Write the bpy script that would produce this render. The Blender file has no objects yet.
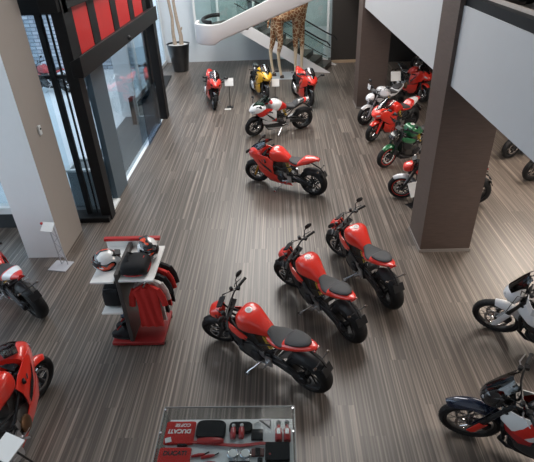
import bpy, bmesh, math, random
from mathutils import Matrix, Vector
random.seed(7)
S = bpy.context.scene
COL = S.collection
PI = math.pi

# ------------------------------------------------------------------ helpers
def tag(o, label=None, cat=None, group=None, kind=None):
    if label: o['label'] = label
    if cat: o['category'] = cat
    if group: o['group'] = group
    if kind: o['kind'] = kind
    return o

def empty(name, loc=(0, 0, 0), rz=0.0, lean=0.0, label=None, cat=None, group=None):
    o = bpy.data.objects.new(name, None)
    COL.objects.link(o)
    o.empty_display_size = 0.1
    o.location = loc
    o.rotation_euler = (lean, 0, rz)
    return tag(o, label, cat, group)

class MB:
    """collects shapes; build() links them as ONE mesh object"""
    def __init__(self, M=None):
        self.v = []; self.f = []; self.M = M
    def add(self, vs, fs):
        b = len(self.v)
        for p in vs:
            p = Vector(p)
            if self.M is not None: p = self.M @ p
            self.v.append(p)
        for f in fs: self.f.append([i + b for i in f])
        return self
    def box(self, a, b):
        x0, y0, z0 = a; x1, y1, z1 = b
        vs = [(x0, y0, z0), (x1, y0, z0), (x1, y1, z0), (x0, y1, z0), (x0, y0, z1), (x1, y0, z1), (x1, y1, z1), (x0, y1, z1)]
        return self.add(vs, [(0, 3, 2, 1), (4, 5, 6, 7), (0, 1, 5, 4), (1, 2, 6, 5), (2, 3, 7, 6), (3, 0, 4, 7)])
    def hexa(self, bottom, top):
        return self.add(list(bottom) + list(top), [(0, 3, 2, 1), (4, 5, 6, 7), (0, 1, 5, 4), (1, 2, 6, 5), (2, 3, 7, 6), (3, 0, 4, 7)])
    def cbox(self, c, s, R=None):
        hx, hy, hz = s[0] / 2, s[1] / 2, s[2] / 2
        vs = [Vector((sx * hx, sy * hy, sz * hz)) for sz in (-1, 1) for sx, sy in ((-1, -1), (1, -1), (1, 1), (-1, 1))]
        if R is not None: vs = [R @ v for v in vs]
        vs = [v + Vector(c) for v in vs]
        return self.add(vs, [(0, 3, 2, 1), (4, 5, 6, 7), (0, 1, 5, 4), (1, 2, 6, 5), (2, 3, 7, 6), (3, 0, 4, 7)])
    def rings(self, rings, closed=False, caps=True):
        n = len(rings[0]); vs = [p for r in rings for p in r]; fs = []
        m = len(rings)
        for i in range(m if closed else m - 1):
            j = (i + 1) % m
            for k in range(n):
                l = (k + 1) % n
                fs.append((i * n + k, i * n + l, j * n + l, j * n + k))
        if caps and not closed:
            fs.append(tuple(reversed(range(n)))); fs.append(tuple((m - 1) * n + k for k in range(n)))
        return self.add(vs, fs)
    def tube(self, pts, r, n=8, closed=False):
        pts = [Vector(p) for p in pts]; m = len(pts)
        rs = r if isinstance(r, (list, tuple)) else [r] * m
        rings = []; prev = None
        for i, p in enumerate(pts):
            if closed: t = pts[(i + 1) % m] - pts[i - 1]
            else: t = pts[min(i + 1, m - 1)] - pts[max(i - 1, 0)]
            t.normalize()
            if prev is None:
                a = Vector((0, 0, 1)) if abs(t.z) < .9 else Vector((1, 0, 0))
                u = t.cross(a).normalized()
            else:
                u = (prev - t * prev.dot(t)).normalized()
            prev = u; w = t.cross(u)
            rings.append([p + (u * math.cos(2 * PI * k / n) + w * math.sin(2 * PI * k / n)) * rs[i] for k in range(n)])
        return self.rings(rings, closed)
    def lathe(self, prof, c=(0, 0, 0), axis='z', n=24):
        """prof: (radius, height along axis)"""
        rings = []
        for r, h in prof:
            ring = []
            for k in range(n):
                a = 2 * PI * k / n
                x, y = r * math.cos(a), r * math.sin(a)
                p = {'z': (x, y, h), 'y': (x, h, -y), 'x': (h, x, y)}[axis]
                ring.append(Vector(p) + Vector(c))
            rings.append(ring)
        return self.rings(rings)
    def ringlathe(self, prof, c=(0, 0, 0), axis='y', n=32):
        rings = []
        for k in range(n):
            a = 2 * PI * k / n; ring = []
            for r, h in prof:
                x, y = r * math.cos(a), r * math.sin(a)
                p = {'z': (x, y, h), 'y': (x, h, -y), 'x': (h, x, y)}[axis]
                ring.append(Vector(p) + Vector(c))
            rings.append(ring)
        return self.rings(rings, closed=True)
    def loft(self, st, n=20, dens=3, dz=0.0, yc=0.0):
        """stations (x, halfwidth, zbottom, ztop, exponent)"""
        out = []
        for i in range(len(st) - 1):
            p0 = st[max(i - 1, 0)]; p1 = st[i]; p2 = st[i + 1]; p3 = st[min(i + 2, len(st) - 1)]
            for k in range(dens):
                t = k / dens
                out.append([0.5 * (2 * b + (c - a) * t + (2 * a - 5 * b + 4 * c - d) * t * t + (-a + 3 * b - 3 * c + d) * t ** 3)
                            for a, b, c, d in zip(p0, p1, p2, p3)])
        out.append(list(st[-1]))
        rings = []
        for x, w, zb, zt, e in out:
            zc, h = (zb + zt) / 2, max((zt - zb) / 2, .002); w = max(w, .002)
            ring = []
            for k in range(n):
                a = 2 * PI * k / n; c, s = math.cos(a), math.sin(a)
                y = w * math.copysign(abs(c) ** (2 / e), c); z = zc + h * math.copysign(abs(s) ** (2 / e), s)
                ring.append((x, y + yc, z + dz))
            rings.append(ring)
        return self.rings(rings)
    def sheet(self, grid, off):
        """a thin solid shell from a grid of points; off = thickness vector"""
        off = Vector(off); m, n = len(grid), len(grid[0])
        A = [Vector(p) for r in grid for p in r]; B = [p + off for p in A]; N = m * n
        fs = []
        for i in range(m - 1):
            for j in range(n - 1):
                a, b, c, d = i * n + j, i * n + j + 1, (i + 1) * n + j + 1, (i + 1) * n + j
                fs.append((a, b, c, d)); fs.append((d + N, c + N, b + N, a + N))
        edge = [j for j in range(n)] + [i * n + n - 1 for i in range(1, m)] + [(m - 1) * n + j for j in range(n - 2, -1, -1)] + [i * n for i in range(m - 2, 0, -1)]
        for k in range(len(edge)):
            a, b = edge[k], edge[(k + 1) % len(edge)]
            fs.append((a, a + N, b + N, b))
        return self.add(A + B, fs)
    def prism(self, poly, y0, y1):
        n = len(poly)
        return self.rings([[(x, y0, z) for x, z in poly], [(x, y1, z) for x, z in poly]])
    def slab(self, poly, z0, z1):
        return self.rings([[(x, y, z0) for x, y in poly], [(x, y, z1) for x, y in poly]])
    def ball(self, c, r, n=16, m=10, sc=(1, 1, 1)):
        rings = []
        for i in range(m + 1):
            a = -PI / 2 + PI * i / m; rr = max(math.cos(a) * r, .0005)
            rings.append([(c[0] + sc[0] * rr * math.cos(2 * PI * k / n), c[1] + sc[1] * rr * math.sin(2 * PI * k / n), c[2] + sc[2] * r * math.sin(a)) for k in range(n)])
        return self.rings(rings)
    def build(self, name, mat, parent=None, smooth=True, bevel=0, angle=40, label=None):
        me = bpy.data.meshes.new(name)
        me.from_pydata(self.v, [], self.f)
        bm = bmesh.new(); bm.from_mesh(me)
        bmesh.ops.recalc_face_normals(bm, faces=bm.faces)
        bm.to_mesh(me); bm.free()
        if smooth:
            me.polygons.foreach_set('use_smooth', [True] * len(me.polygons))
            me.set_sharp_from_angle(angle=math.radians(angle))
        me.materials.append(mat)
        o = bpy.data.objects.new(name, me)
        COL.objects.link(o)
        if parent is not None: o.parent = parent
        if bevel:
            b = o.modifiers.new('bevel', 'BEVEL'); b.width = bevel; b.segments = 2; b.limit_method = 'ANGLE'
        if label: o['label'] = label
        return o

def copy_tree(o, parent=None):
    c = o.copy(); COL.objects.link(c)
    if parent is not None: c.parent = parent
    for ch in list(o.children): copy_tree(ch, c)
    return c

# ------------------------------------------------------------------ materials
MATS = {}
def mat(name, col, rough=.5, metal=0.0, coat=0.0, noise=0.06, nscale=30, spec=.5, bump=0.0):
    if name in MATS: return MATS[name]
    m = bpy.data.materials.new(name); m.use_nodes = True
    nt = m.node_tree; b = nt.nodes['Principled BSDF']
    b.inputs['Roughness'].default_value = rough; b.inputs['Metallic'].default_value = metal
    b.inputs['Coat Weight'].default_value = coat; b.inputs['Coat Roughness'].default_value = .06
    b.inputs['Specular IOR Level'].default_value = spec
    tc = nt.nodes.new('ShaderNodeTexCoord'); nz = nt.nodes.new('ShaderNodeTexNoise')
    nz.inputs['Scale'].default_value = nscale; nz.inputs['Detail'].default_value = 3
    nt.links.new(tc.outputs['Object'], nz.inputs['Vector'])
    mr = nt.nodes.new('ShaderNodeMapRange')
    mr.inputs['To Min'].default_value = 1 - noise; mr.inputs['To Max'].default_value = 1 + noise
    nt.links.new(nz.outputs['Fac'], mr.inputs['Value'])
    mx = nt.nodes.new('ShaderNodeMix'); mx.data_type = 'RGBA'; mx.blend_type = 'MULTIPLY'
    mx.inputs['Factor'].default_value = 1
    mx.inputs[6].default_value = (*col, 1); nt.links.new(mr.outputs['Result'], mx.inputs[7])
    nt.links.new(mx.outputs[2], b.inputs['Base Color'])
    if bump:
        bp = nt.nodes.new('ShaderNodeBump'); bp.inputs['Strength'].default_value = bump; bp.inputs['Distance'].default_value = .01
        nt.links.new(nz.outputs['Fac'], bp.inputs['Height']); nt.links.new(bp.outputs['Normal'], b.inputs['Normal'])
    MATS[name] = m
    return m

def glass(name, tint=(.9, .96, .97), refl=.10, rough=.02):
    m = bpy.data.materials.new(name); m.use_nodes = True
    nt = m.node_tree; nt.nodes.remove(nt.nodes['Principled BSDF'])
    out = nt.nodes['Material Output']
    tr = nt.nodes.new('ShaderNodeBsdfTransparent'); tr.inputs['Color'].default_value = (*tint, 1)
    gl = nt.nodes.new('ShaderNodeBsdfGlossy'); gl.inputs['Roughness'].default_value = rough
    lw = nt.nodes.new('ShaderNodeLayerWeight'); lw.inputs['Blend'].default_value = .25
    mr = nt.nodes.new('ShaderNodeMapRange'); mr.inputs['To Min'].default_value = refl * .5; mr.inputs['To Max'].default_value = min(1, refl * 5)
    nt.links.new(lw.outputs['Fresnel'], mr.inputs['Value'])
    mx = nt.nodes.new('ShaderNodeMixShader')
    nt.links.new(mr.outputs['Result'], mx.inputs[0]); nt.links.new(tr.outputs[0], mx.inputs[1]); nt.links.new(gl.outputs[0], mx.inputs[2])
    nt.links.new(mx.outputs[0], out.inputs['Surface'])
    return m

def emit(name, col, st):
    m = bpy.data.materials.new(name); m.use_nodes = True
    b = m.node_tree.nodes['Principled BSDF']
    b.inputs['Base Color'].default_value = (*col, 1); b.inputs['Emission Color'].default_value = (*col, 1)
    b.inputs['Emission Strength'].default_value = st
    return m

RED = mat('paint_red', (.74, .030, .016), .30, 0, .8, .03)
DRED = mat('paint_dark_red', (.40, .012, .016), .3, 0, .8, .03)
YEL = mat('paint_yellow', (.80, .44, .015), .3, 0, .8, .03)
WHT = mat('paint_white', (.74, .75, .78), .3, 0, .6, .02)
GRN = mat('paint_green', (.012, .13, .05), .3, .2, .8, .03)
BLKP = mat('paint_black', (.012, .012, .014), .25, 0, .8, .03)
BLUP = mat('paint_dark_blue', (.012, .02, .045), .2, .2, .9, .03)
SILV = mat('paint_silver_white', (.55, .55, .57), .32, .1, .6, .04)
RUB = mat('tyre_rubber', (.011, .011, .012), .65, 0, 0, .2, 60, .3)
BLK = mat('black_metal', (.016, .016, .018), .42, .3, 0, .15)
DKM = mat('dark_metal', (.05, .05, .055), .38, .8, 0, .15)
ALU = mat('aluminium', (.55, .55, .57), .32, 1, 0, .08)
STEEL = mat('polished_steel', (.62, .62, .64), .18, 1, 0, .05)
GOLD = mat('gold_fork', (.60, .33, .06), .28, 1, 0, .05)
SEATM = mat('seat_vinyl', (.055, .055, .058), .65, 0, 0, .12, 90, .4, .1)
PLAS = mat('black_plastic', (.016, .016, .018), .5, 0, 0, .12, 60, .3)
ENG = mat('engine_casting', (.07, .067, .065), .45, .6, 0, .25, 40)
BRONZ = mat('bronze_cover', (.16, .09, .05), .4, .8, 0, .1)
LENS = mat('lamp_lens', (.5, .52, .55), .08, .3, 1, .02)
TAILR = mat('tail_lens_red', (.35, .01, .01), .15, 0, 1, .02)
AMB = mat('smoked_lens', (.05, .03, .02), .2, 0, .6, .02)
EMB = mat('emblem_white', (.78, .76, .74), .4, 0, .4, .03)
EMBG = mat('emblem_grey', (.45, .40, .40), .4, 0, .4, .03)
YSPR = mat('spring_yellow', (.65, .42, .03), .35, 0, .3, .05)
SCREEN = glass('tinted_screen', (.34, .36, .40), .14)
BLKSCREEN = glass('dark_screen', (.05, .05, .06), .14)
PAPER = mat('white_card', (.74, .74, .73), .6, 0, 0, .02)

def tricolour(name, bands, axis=(1, 0, .6), scale=1.0):
    """paint with hard-edged colour bands along an axis of the part"""
    m = bpy.data.materials.new(name); m.use_nodes = True
    nt = m.node_tree; b = nt.nodes['Principled BSDF']
    b.inputs['Roughness'].default_value = .3; b.inputs['Coat Weight'].default_value = .7; b.inputs['Coat Roughness'].default_value = .06
    tc = nt.nodes.new('ShaderNodeTexCoord'); dp = nt.nodes.new('ShaderNodeVectorMath'); dp.operation = 'DOT_PRODUCT'
    dp.inputs[1].default_value = axis
    nt.links.new(tc.outputs['Object'], dp.inputs[0])
    mr = nt.nodes.new('ShaderNodeMapRange'); mr.inputs['From Min'].default_value = -1.5; mr.inputs['From Max'].default_value = 1.5
    nt.links.new(dp.outputs['Value'], mr.inputs['Value'])
    cr = nt.nodes.new('ShaderNodeValToRGB'); cr.color_ramp.interpolation = 'CONSTANT'
    el = cr.color_ramp.elements
    while len(el) > 1: el.remove(el[-1])
    for i, (p, c) in enumerate(bands):
        e = el[0] if i == 0 else el.new((p + 1.5) / 3)
        e.position = (p + 1.5) / 3; e.color = (*c, 1)
    nt.links.new(mr.outputs['Result'], cr.inputs['Fac'])
    nt.links.new(cr.outputs['Color'], b.inputs['Base Color'])
    return m
_R = (.66, .02, .012); _W = (.74, .75, .76); _G = (.02, .22, .09); _K = (.015, .015, .017)
TRI = tricolour('tricolour_fairing', [(-1.5, _W), (.36, _R), (.66, _W), (.98, _R), (1.16, _W)], (.55, 0, 1))
TRITANK = tricolour('tricolour_tank', [(-1.5, _R), (.66, _W), (.98, _R), (1.06, _W)], (1, 0, .75))
REDWHITE = tricolour('red_white_tail', [(-1.5, _R), (-.30, _W), (-.12, _R)], (1, 0, .5))
TIP = tricolour('dark_tail_red_white_tip', [(-1.5, _R), (-.42, _W), (-.33, _R), (-.26, _K)], (1, 0, .5))
LOWW = tricolour('white_black_lower', [(-1.5, _W), (.25, _K), (.40, _W)], (0, 0, 1))
REDWHITE2 = tricolour('red_white_panel', [(-1.5, _W), (.62, _R), (.78, _W)], (1, 0, .6))

# ------------------------------------------------------------------ motorcycle
def wheel(root, name, cx, R, W, rim_mat, discs, M=None, spokes=5, wire=False, accent=None):
    rr = R - .105 if not wire else R - .075   # rim radius
    hb = MB(M)
    hb.ringlathe([(rr + .012, -W * .40), (rr + .016, -W * .42), (rr + .016, W * .42), (rr + .012, W * .40), (rr - .012, W * .30), (rr - .022, 0), (rr - .012, -W * .30)], (cx, 0, R), 'y', 40)
    hb.lathe([(.012, -W * .55), (.035, -W * .5), (.04, -.03), (.04, .03), (.035, W * .5), (.012, W * .55)], (cx, 0, R), 'y', 16)
    if wire:
        for k in range(32):
            a = 2 * PI * k / 32; a2 = a + (.30 if k % 2 else -.30); s = 1 if (k // 2) % 2 else -1
            hb.tube([(cx + .036 * math.cos(a), s * .035, R + .036 * math.sin(a)), (cx + (rr - .01) * math.cos(a2), 0, R + (rr - .01) * math.sin(a2))], .0028, 4)
    else:
        for k in range(spokes):
            for d in (-.13, .13):
                a = 2 * PI * k / spokes + .3
                p = Vector((cx + .035 * math.cos(a + d * 1.5), 0, R + .035 * math.sin(a + d * 1.5)))
                q = Vector((cx + (rr - .012) * math.cos(a + d * 1.7), 0, R + (rr - .012) * math.sin(a + d * 1.7)))
                hb.tube([p, p.lerp(q, .5), q], [.017, .013, .012], 6)
    w = hb.build(name, rim_mat, root)
    tb = MB(M); hw = W / 2; prof = []
    for k in range(13):
        a = -PI * .60 + PI * 1.20 * k / 12
        prof.append((R - hw * .82 + hw * .82 * math.cos(a), hw * math.sin(a) if abs(a) < PI / 2 else math.copysign(hw * (.72 + .28 * abs(math.sin(a))), a)))
    prof += [(rr + .008, hw * .66), (rr + .006, -hw * .66)]
    tb.ringlathe(prof, (cx, 0, R), 'y', 48)
    for k in range(36):                                     # tread grooves, raised blocks
        a = 2 * PI * k / 36
        for s in (-1, 1):
            p0 = Vector((cx + (R - .001) * math.cos(a), s * hw * .12, R + (R - .001) * math.sin(a)))
            p1 = Vector((cx + (R - hw * .30) * math.cos(a + .10), s * hw * .78, R + (R - hw * .30) * math.sin(a + .10)))
            tb.tube([p0, p1], .0022 if not wire else .006, 4)
    tb.build('tyre', RUB, w)
    for s in discs:
        db = MB(M); y = s * (W * .5 + .002) if abs(s) == 1 else s
        rd = .16 if R < .32 or wire else .125
        db.ringlathe([(rd, y - .003), (rd, y + .003), (rd - .034, y + .003), (rd - .034, y - .003)], (cx, 0, R), 'y', 32)
        for k in range(6):
            a = 2 * PI * k / 6
            db.tube([(cx + .035 * math.cos(a), y, R + .035 * math.sin(a)), (cx + (rd - .03) * math.cos(a + .25), y, R + (rd - .03) * math.sin(a + .25))], .006, 5)
        db.build('brake_disc', STEEL, w)
    if accent:
        ab = MB(M)
        for s in (-1, 1):
            y = s * W * .43
            ab.ringlathe([(rr + .017, y - .002), (rr + .017, y + .002), (rr + .007, y + .002), (rr + .007, y - .002)], (cx, 0, R), 'y', 40)
        ab.build('rim_stripe', accent, w)
    return w

def arc_fender(mb, cx, cz, R, W, a0, a1, n=12, drop=.05, th=.004):
    grid = []
    for i in range(n + 1):
        a = math.radians(a0 + (a1 - a0) * i / n); row = []
        tp = 1 - .35 * (abs(i / n - .5) * 2) ** 3
        for k in range(9):
            t = -1 + 2 * k / 8
            r = R - drop * abs(t) ** 2.2
            row.append((cx + r * math.cos(a), W * t * tp, cz + r * math.sin(a)))
        grid.append(row)
    mb.sheet(grid, (0, 0, th))

def mirror_rows(rows): return [[(x, -y, z) for x, y, z in r] for r in rows]

BS = .85        # motorcycles against the units the hall was surveyed in
def motorcycle(kind, loc, heading, label, P, steer=0, lean=8, group=None, wheelbase=1.47):
    """kind: naked / sport / motard; P = palette of painted parts"""
    root = empty('motorcycle', (loc[0], loc[1], 0), math.radians(heading), -math.radians(lean), label, 'motorcycle', group)
    root.scale = (BS, BS, BS)
    h = wheelbase / 2
    mot = kind == 'motard'; sp = kind == 'sport'
    RF = .335 if mot else .300; RR = .325 if mot else .330
    WF, WR = (.10, .14) if mot else (.122, .198)
    rake = math.radians(25 if mot else 24)
    ax = Vector((-math.sin(rake), 0, math.cos(rake)))
    base = Vector((h - .03, 0, RF))
    M = Matrix.Translation(base) @ Matrix.Rotation(math.radians(steer), 4, ax) @ Matrix.Translation(-base)
    body = P['body']; tank = P.get('tank', body); tail = P.get('tail', body); fend = P.get('fender', PLAS)
    rim = P.get('rim', BLK); fork = P.get('fork', BLK); frm = P.get('frame', BLK); acc = P.get('accent')
    # wheels ------------------------------------------------------------
    wheel(root, 'front_wheel', h, RF, WF, rim, (-1, 1), M, 5, mot, acc)
    wheel(root, 'rear_wheel', -h, RR, WR, rim, (-1,), None, 5, mot, acc)
    # fork ---------------------------------------------------------------
    L = .80 if mot else (.64 if sp else .68)
    fy = .11
    def onf(t, y, dx=0.0): return Vector((h + dx, y, RF)) + ax * t
    for s in (-1, 1):
        fb = MB(M)
        fb.tube([onf(-.02, s * fy), onf(.33, s * fy)], [.026, .028], 10)
        fb.tube([onf(.33, s * fy), onf(.34, s * fy)], [.033, .033], 10)
        fb.tube([onf(.33, s * fy), onf(L, s * fy)], [.026, .026], 10)
        o = fb.build('fork_leg', fork, root)
        cb = MB(M); cb.cbox(onf(.13, s * (fy - .012), -.09), (.075, .05, .11), Matrix.Rotation(-rake, 3, 'Y'))
        cb.build('brake_caliper', P.get('caliper', DKM), o, bevel=.008)
        if mot:
            gb = MB(M); gb.sheet([[onf(t, s * (fy + .032) + 0, .045), onf(t, s * (fy + .045), 0), onf(t, s * (fy + .032), -.045)] for t in ((-.03, .08, .20, .33) if P.get('beak', 1) else (.02, .09, .17, .25))], (0, -s * .006, 0))
            gb.build('fork_guard', P.get('guard', PLAS), o)
    tb = MB(M)
    for t in (L - .20, L - .02):
        tb.cbox(onf(t, 0, -.02), (.085, .28, .035), Matrix.Rotation(-rake, 3, 'Y'))
    tb.tube([onf(L - .22, 0, -.03), onf(L, 0, -.03)], .028, 10)
    tb.build('triple_clamp', BLK, root, bevel=.006)
    # front fender ---------------------------------------------------------
    fb = MB(M)
    if mot and P.get('beak'):
        hi = RF + .30
        g = []
        for x, w, z in ((h + .36, .035, .70), (h + .22, .075, .755), (h + .05, .10, .765), (h - .14, .11, .755), (h - .30, .10, .78)):
            g.append([(x, w * t, z - .05 * abs(t) ** 2) for t in (-1, -.75, -.4, 0, .4, .75, 1)])
        fb.sheet(g, (0, 0, .006))
    elif mot:
        arc_fender(fb, h + (.03 if P.get('hi') else 0), RF, RF + (.09 if P.get('hi') else .035), .085, 80 if P.get('short') else 50, 165, 14, .07)
        for s in (-1, 1): fb.sheet([[onf(.10, s * .088, .05), onf(.10, s * .088, -.07)], [onf(.22, s * .088, .06), onf(.22, s * .088, -.07)], [onf(.36, s * .088, .03), onf(.36, s * .088, -.05)]], (0, s * .006, 0))
    else:
        arc_fender(fb, h, RF, RF + .022, .082, 48, 170, 14, .055)
        for s in (-1, 1): fb.sheet([[onf(.12, s * .084, .03), onf(.12, s * .084, -.05)], [onf(.30, s * .08, .05), onf(.30, s * .08, -.07)]], (0, s * .005, 0))
    fb.build('front_fender', fend, root)
    # handlebar ------------------------------------------------------------
    zt = RF + L * math.cos(rake); xt = h - L * math.sin(rake)
    if sp: bz, bw, back, rise = zt - .04, .33, .10, -.02
    elif mot: bz, bw, back, rise = zt + .10, .41, .10, .04
    else: bz, bw, back, rise = zt + .07, .40, .10, .03
    hb = MB(M)
    for s in (-1, 1):
        hb.tube([(xt - .02, 0, bz), (xt - .02, s * .10, bz), (xt - .035, s * .18, bz + rise), (xt - .02 - back, s * bw, bz + rise)], .012, 8)
        hb.tube([(xt - .015, s * .05, zt - .02), (xt - .02, s * .05, bz)], .014, 8)
        hb.cbox((xt - .07, s * (bw - .16), bz + rise), (.05, .045, .045))
        hb.lathe([(.022, 0), (.026, .015), (.026, .05), (.02, .055)], (xt + .0, s * (bw - .21), bz + rise + .015), 'z', 10)
    hbar = hb.build('handlebar', BLK, root)
    for s in (-1, 1):
        def hp(f, dx=0, dz=0): 
            a = Vector((xt - .035, s * .18, bz + rise)); b = Vector((xt - .02 - back, s * bw, bz + rise))
            return a.lerp(b, f) + Vector((dx, 0, dz))
        g = MB(M); g.tube([hp(.45), hp(1.0)], .019, 10); g.tube([hp(1.0), hp(1.07)], .022, 10); g.build('grip', RUB, hbar)
        l = MB(M); l.tube([hp(.36, .05), hp(.55, .075), hp(1.0, .055)], [.009, .008, .006], 6); l.build('lever', ALU if P.get('silver') else DKM, hbar)
        if P.get('handguard'):
            q = MB(M)
            q.sheet([[hp(f, .10 - .06 * abs(f - .55), dz) for dz in (-.07, -.03, .02, .07)] for f in (.15, .45, .75, 1.05)] + [[hp(1.15, .0, dz) for dz in (-.04, -.02, .01, .03)]], (.008, 0, 0))
            q.build('hand_guard', P['handguard'], hbar)
        if not P.get('nomirror'):
            m = MB() if sp else MB(M)
            if sp:
                a = Vector((xt + .26, s * .17, zt + .06)); b = Vector((xt + .20, s * .32, zt + .14))
                m.tube([a, a.lerp(b, .5) + Vector((0, 0, .02)), b], .014, 6)
                m.loft([(-.02, .02, -.02, .02, 2), (0, .075, -.036, .036, 2.5), (.02, .06, -.03, .03, 2.2), (.05, .02, -.012, .012, 2)], 16, 2)
                for i in range(len(m.v) - 16 * 7, len(m.v)): m.v[i] = m.v[i] + b + Vector((-.01, s * .03, .005))
                m.build('mirror', PLAS, root)
            else:
                a = hp(.3, .0, .02); b = hp(.72, .02, .15 if not mot else .18)
                m.tube([a, a.lerp(b, .5) + Vector((.02, 0, .03)), b], .007, 6)
                k0 = len(m.v); m.M = None
                m.loft([(-.012, .03, -.02, .02, 2), (0, .062, -.040, .040, 2.4), (.018, .05, -.03, .03, 2.2), (.035, .02, -.012, .012, 2)], 16, 2)
                for i in range(k0, len(m.v)): m.v[i] = m.v[i] + (M @ b) + Vector((0, s * .025, .012))
                m.build('mirror', PLAS, hbar)
    # dashboard -------------------------------------------------------------
    ib = MB(M); ib.cbox((xt + .10, 0, bz + .03), (.10, .17, .022), Matrix.Rotation(math.radians(28), 3, 'Y'))
    ib.tube([(xt + .03, 0, zt - .03), (xt + .10, 0, bz + .02)], .014, 6)
    dash = ib.build('instrument_panel', PLAS, root, bevel=.006)
    jb = MB(M); jb.cbox((xt + .094, 0, bz + .042), (.075, .13, .004), Matrix.Rotation(math.radians(28), 3, 'Y')); jb.build('display', BLKP, dash)
    cb = MB(M)
    for s in (-1, 1):
        cb.tube([(xt - .02, s * .2, bz + rise), (xt + .12, s * .12, bz + .02), (xt + .12, s * .05, zt - .16), (xt - .02, s * .04, zt - .26)], .006, 5)
        cb.tube([(xt - .04, s * .24, bz + rise), (xt + .15, s * .16, bz - .06), onf(.30, s * .09, .03), onf(.12, s * .09, -.06)], .005, 5)
    cb.build('cable', RUB, root)
    # tank -------------------------------------------------------------------
    if mot: st = [(.30, .05, .80, .90, 2.2), (.24, .11, .76, .97, 2.4), (.12, .145, .72, 1.0, 2.6), (-.02, .125, .72, .96, 2.6), (-.16, .08, .74, .89, 2.4), (-.22, .04, .78, .86, 2.2)]
    else: st = [(.285, .07, .82, .92, 2.4), (.26, .145, .77, .99, 3.0), (.19, .185, .74, 1.03, 3.2), (.08, .18, .73, 1.03, 3.2), (-.05, .13, .73, .97, 3.0), (-.18, .09, .73, .87, 2.3), (-.22, .05, .75, .83, 2.2)]
    tk = MB().loft(st, 24, 4).build('fuel_tank', tank, root)
    ztk = 1.0 if mot else 1.045
    MB().lathe([(.050, -.012), (.050, .004), (.046, .007), (.001, .007)], (.125, 0, ztk - .012), 'z', 24).build('filler_cap', P.get('cap', EMB), tk, label=None)
    MB().lathe([(.030, 0), (.030, .003), (.001, .003)], (.125, 0, ztk - .005), 'z', 20).build('cap_emblem', EMBG, tk)
    # frame -------------------------------------------------------------------
    fr = MB()
    hd = Vector((xt + .04, 0, zt - .12))
    for s in (-1, 1):
        fr.tube([hd + Vector((0, s * .05, 0)), (.20, s * .17, .70), (-.05, s * .17, .60), (-.20, s * .13, .45)], .019, 8)
        fr.tube([hd + Vector((.02, s * .05, -.10)), (.18, s * .16, .50), (.0, s * .16, .62)], .016, 8)
        fr.tube([(.20, s * .17, .70), (.18, s * .16, .50)], .013, 6)
        fr.tube([(-.05, s * .15, .62), (-.35, s * .10, .72), (-.70, s * .06, .83)], .014, 6)
        fr.tube([(-.18, s * .12, .50), (-.42, s * .10, .74)], .012, 6)
        fr.cbox((-.20, s * .13, .42), (.09, .03, .17))
    fr.build('frame', frm, root)
    # engine -------------------------------------------------------------------
    en = MB()
    en.loft([(.34, .06, .36, .50, 3), (.28, .14, .27, .56, 4), (.10, .17, .22, .58, 4), (-.12, .16, .22, .52, 4), (-.20, .08, .30, .46, 3)], 20, 2)
    en.cbox((.30, 0, .50), (.22, .24, .18), Matrix.Rotation(math.radians(-35), 3, 'Y'))
    en.cbox((.06, 0, .64), (.20, .24, .20), Matrix.Rotation(math.radians(25), 3, 'Y'))
    for k in range(6): en.cbox((.22 + .03 * k, 0, .44 + .022 * k), (.010, .27, .17), Matrix.Rotation(math.radians(-35), 3, 'Y'))
    eng = en.build('engine', ENG, root, bevel=.008)
    for s in (-1, 1):
        MB().lathe([(.105, 0), (.105, s * .02), (.085, s * .035), (.04, s * .04), (.001, s * .04)], (-.02, s * .165, .37), 'y', 24).build('clutch_cover' if s < 0 else 'alternator_cover', BRONZ if s < 0 else DKM, eng)
    rd = MB(); rd.cbox((.44, 0, .52), (.04, .30, .26), Matrix.Rotation(math.radians(12), 3, 'Y')); rd.build('radiator', BLK, root, bevel=.01)
    # exhaust ------------------------------------------------------------------
    ex = MB()
    for s in (-1, 1):
        ex.tube([(.40, s * .07, .42), (.44, s * .08, .30), (.34, s * .07, .18), (.05, s * .05, .15), (-.2, -.06, .17)], .022, 8)
    exh = ex.build('exhaust', DKM, root)
    sb = MB()
    if mot:
        sb.tube([(-.25, -.15, .55), (-.45, -.17, .66), (-.80, -.17, .78)], [.045, .058, .05], 14)
        sb.tube([(-.15, -.05, .2), (-.12, -.17, .32), (-.25, -.15, .55)], .022, 8)
    else:
        for dz in (0, .075):
            sb.tube([(-.20, -.08, .17), (-.30, -.14, .22 + dz), (-.50, -.165, .33 + dz)], [.03, .046, .036], 12)
    sb.build('silencer', ALU if not mot else BLK, exh)
    # swingarm ------------------------------------------------------------------
    sw = MB()
    sw.hexa([(-.16, .07, .36), (-h - .05, .125, RR - .05), (-h - .05, .175, RR - .05), (-.16, .14, .36)], [(-.16, .07, .46), (-h - .05, .125, RR + .04), (-h - .05, .175, RR + .04), (-.16, .14, .46)])
    sw.cbox((-.22, 0, .42), (.10, .26, .10))
    sw.tube([(-.20, .10, .46), (-.42, .13, .50), (-h, .14, RR + .02)], .022, 8)
    if mot or P.get('twin'): sw.hexa([(-.16, -.14, .36), (-h - .05, -.165, RR - .04), (-h - .05, -.12, RR - .04), (-.16, -.07, .36)], [(-.16, -.14, .46), (-h - .05, -.165, RR + .03), (-h - .05, -.12, RR + .03), (-.16, -.07, .46)])
    sw.lathe([(.06, 0), (.06, .04), (.04, .05), (.001, .05)], (-h, .13, RR), 'y', 18)
    swa = sw.build('swingarm', P.get('swing', BLK), root, bevel=.008)
    ch = MB()
    for dz in (-.045, .055): ch.tube([(-.18, .16, .41 + dz * .6), (-h, .115, RR + dz)], .009, 5)
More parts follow.
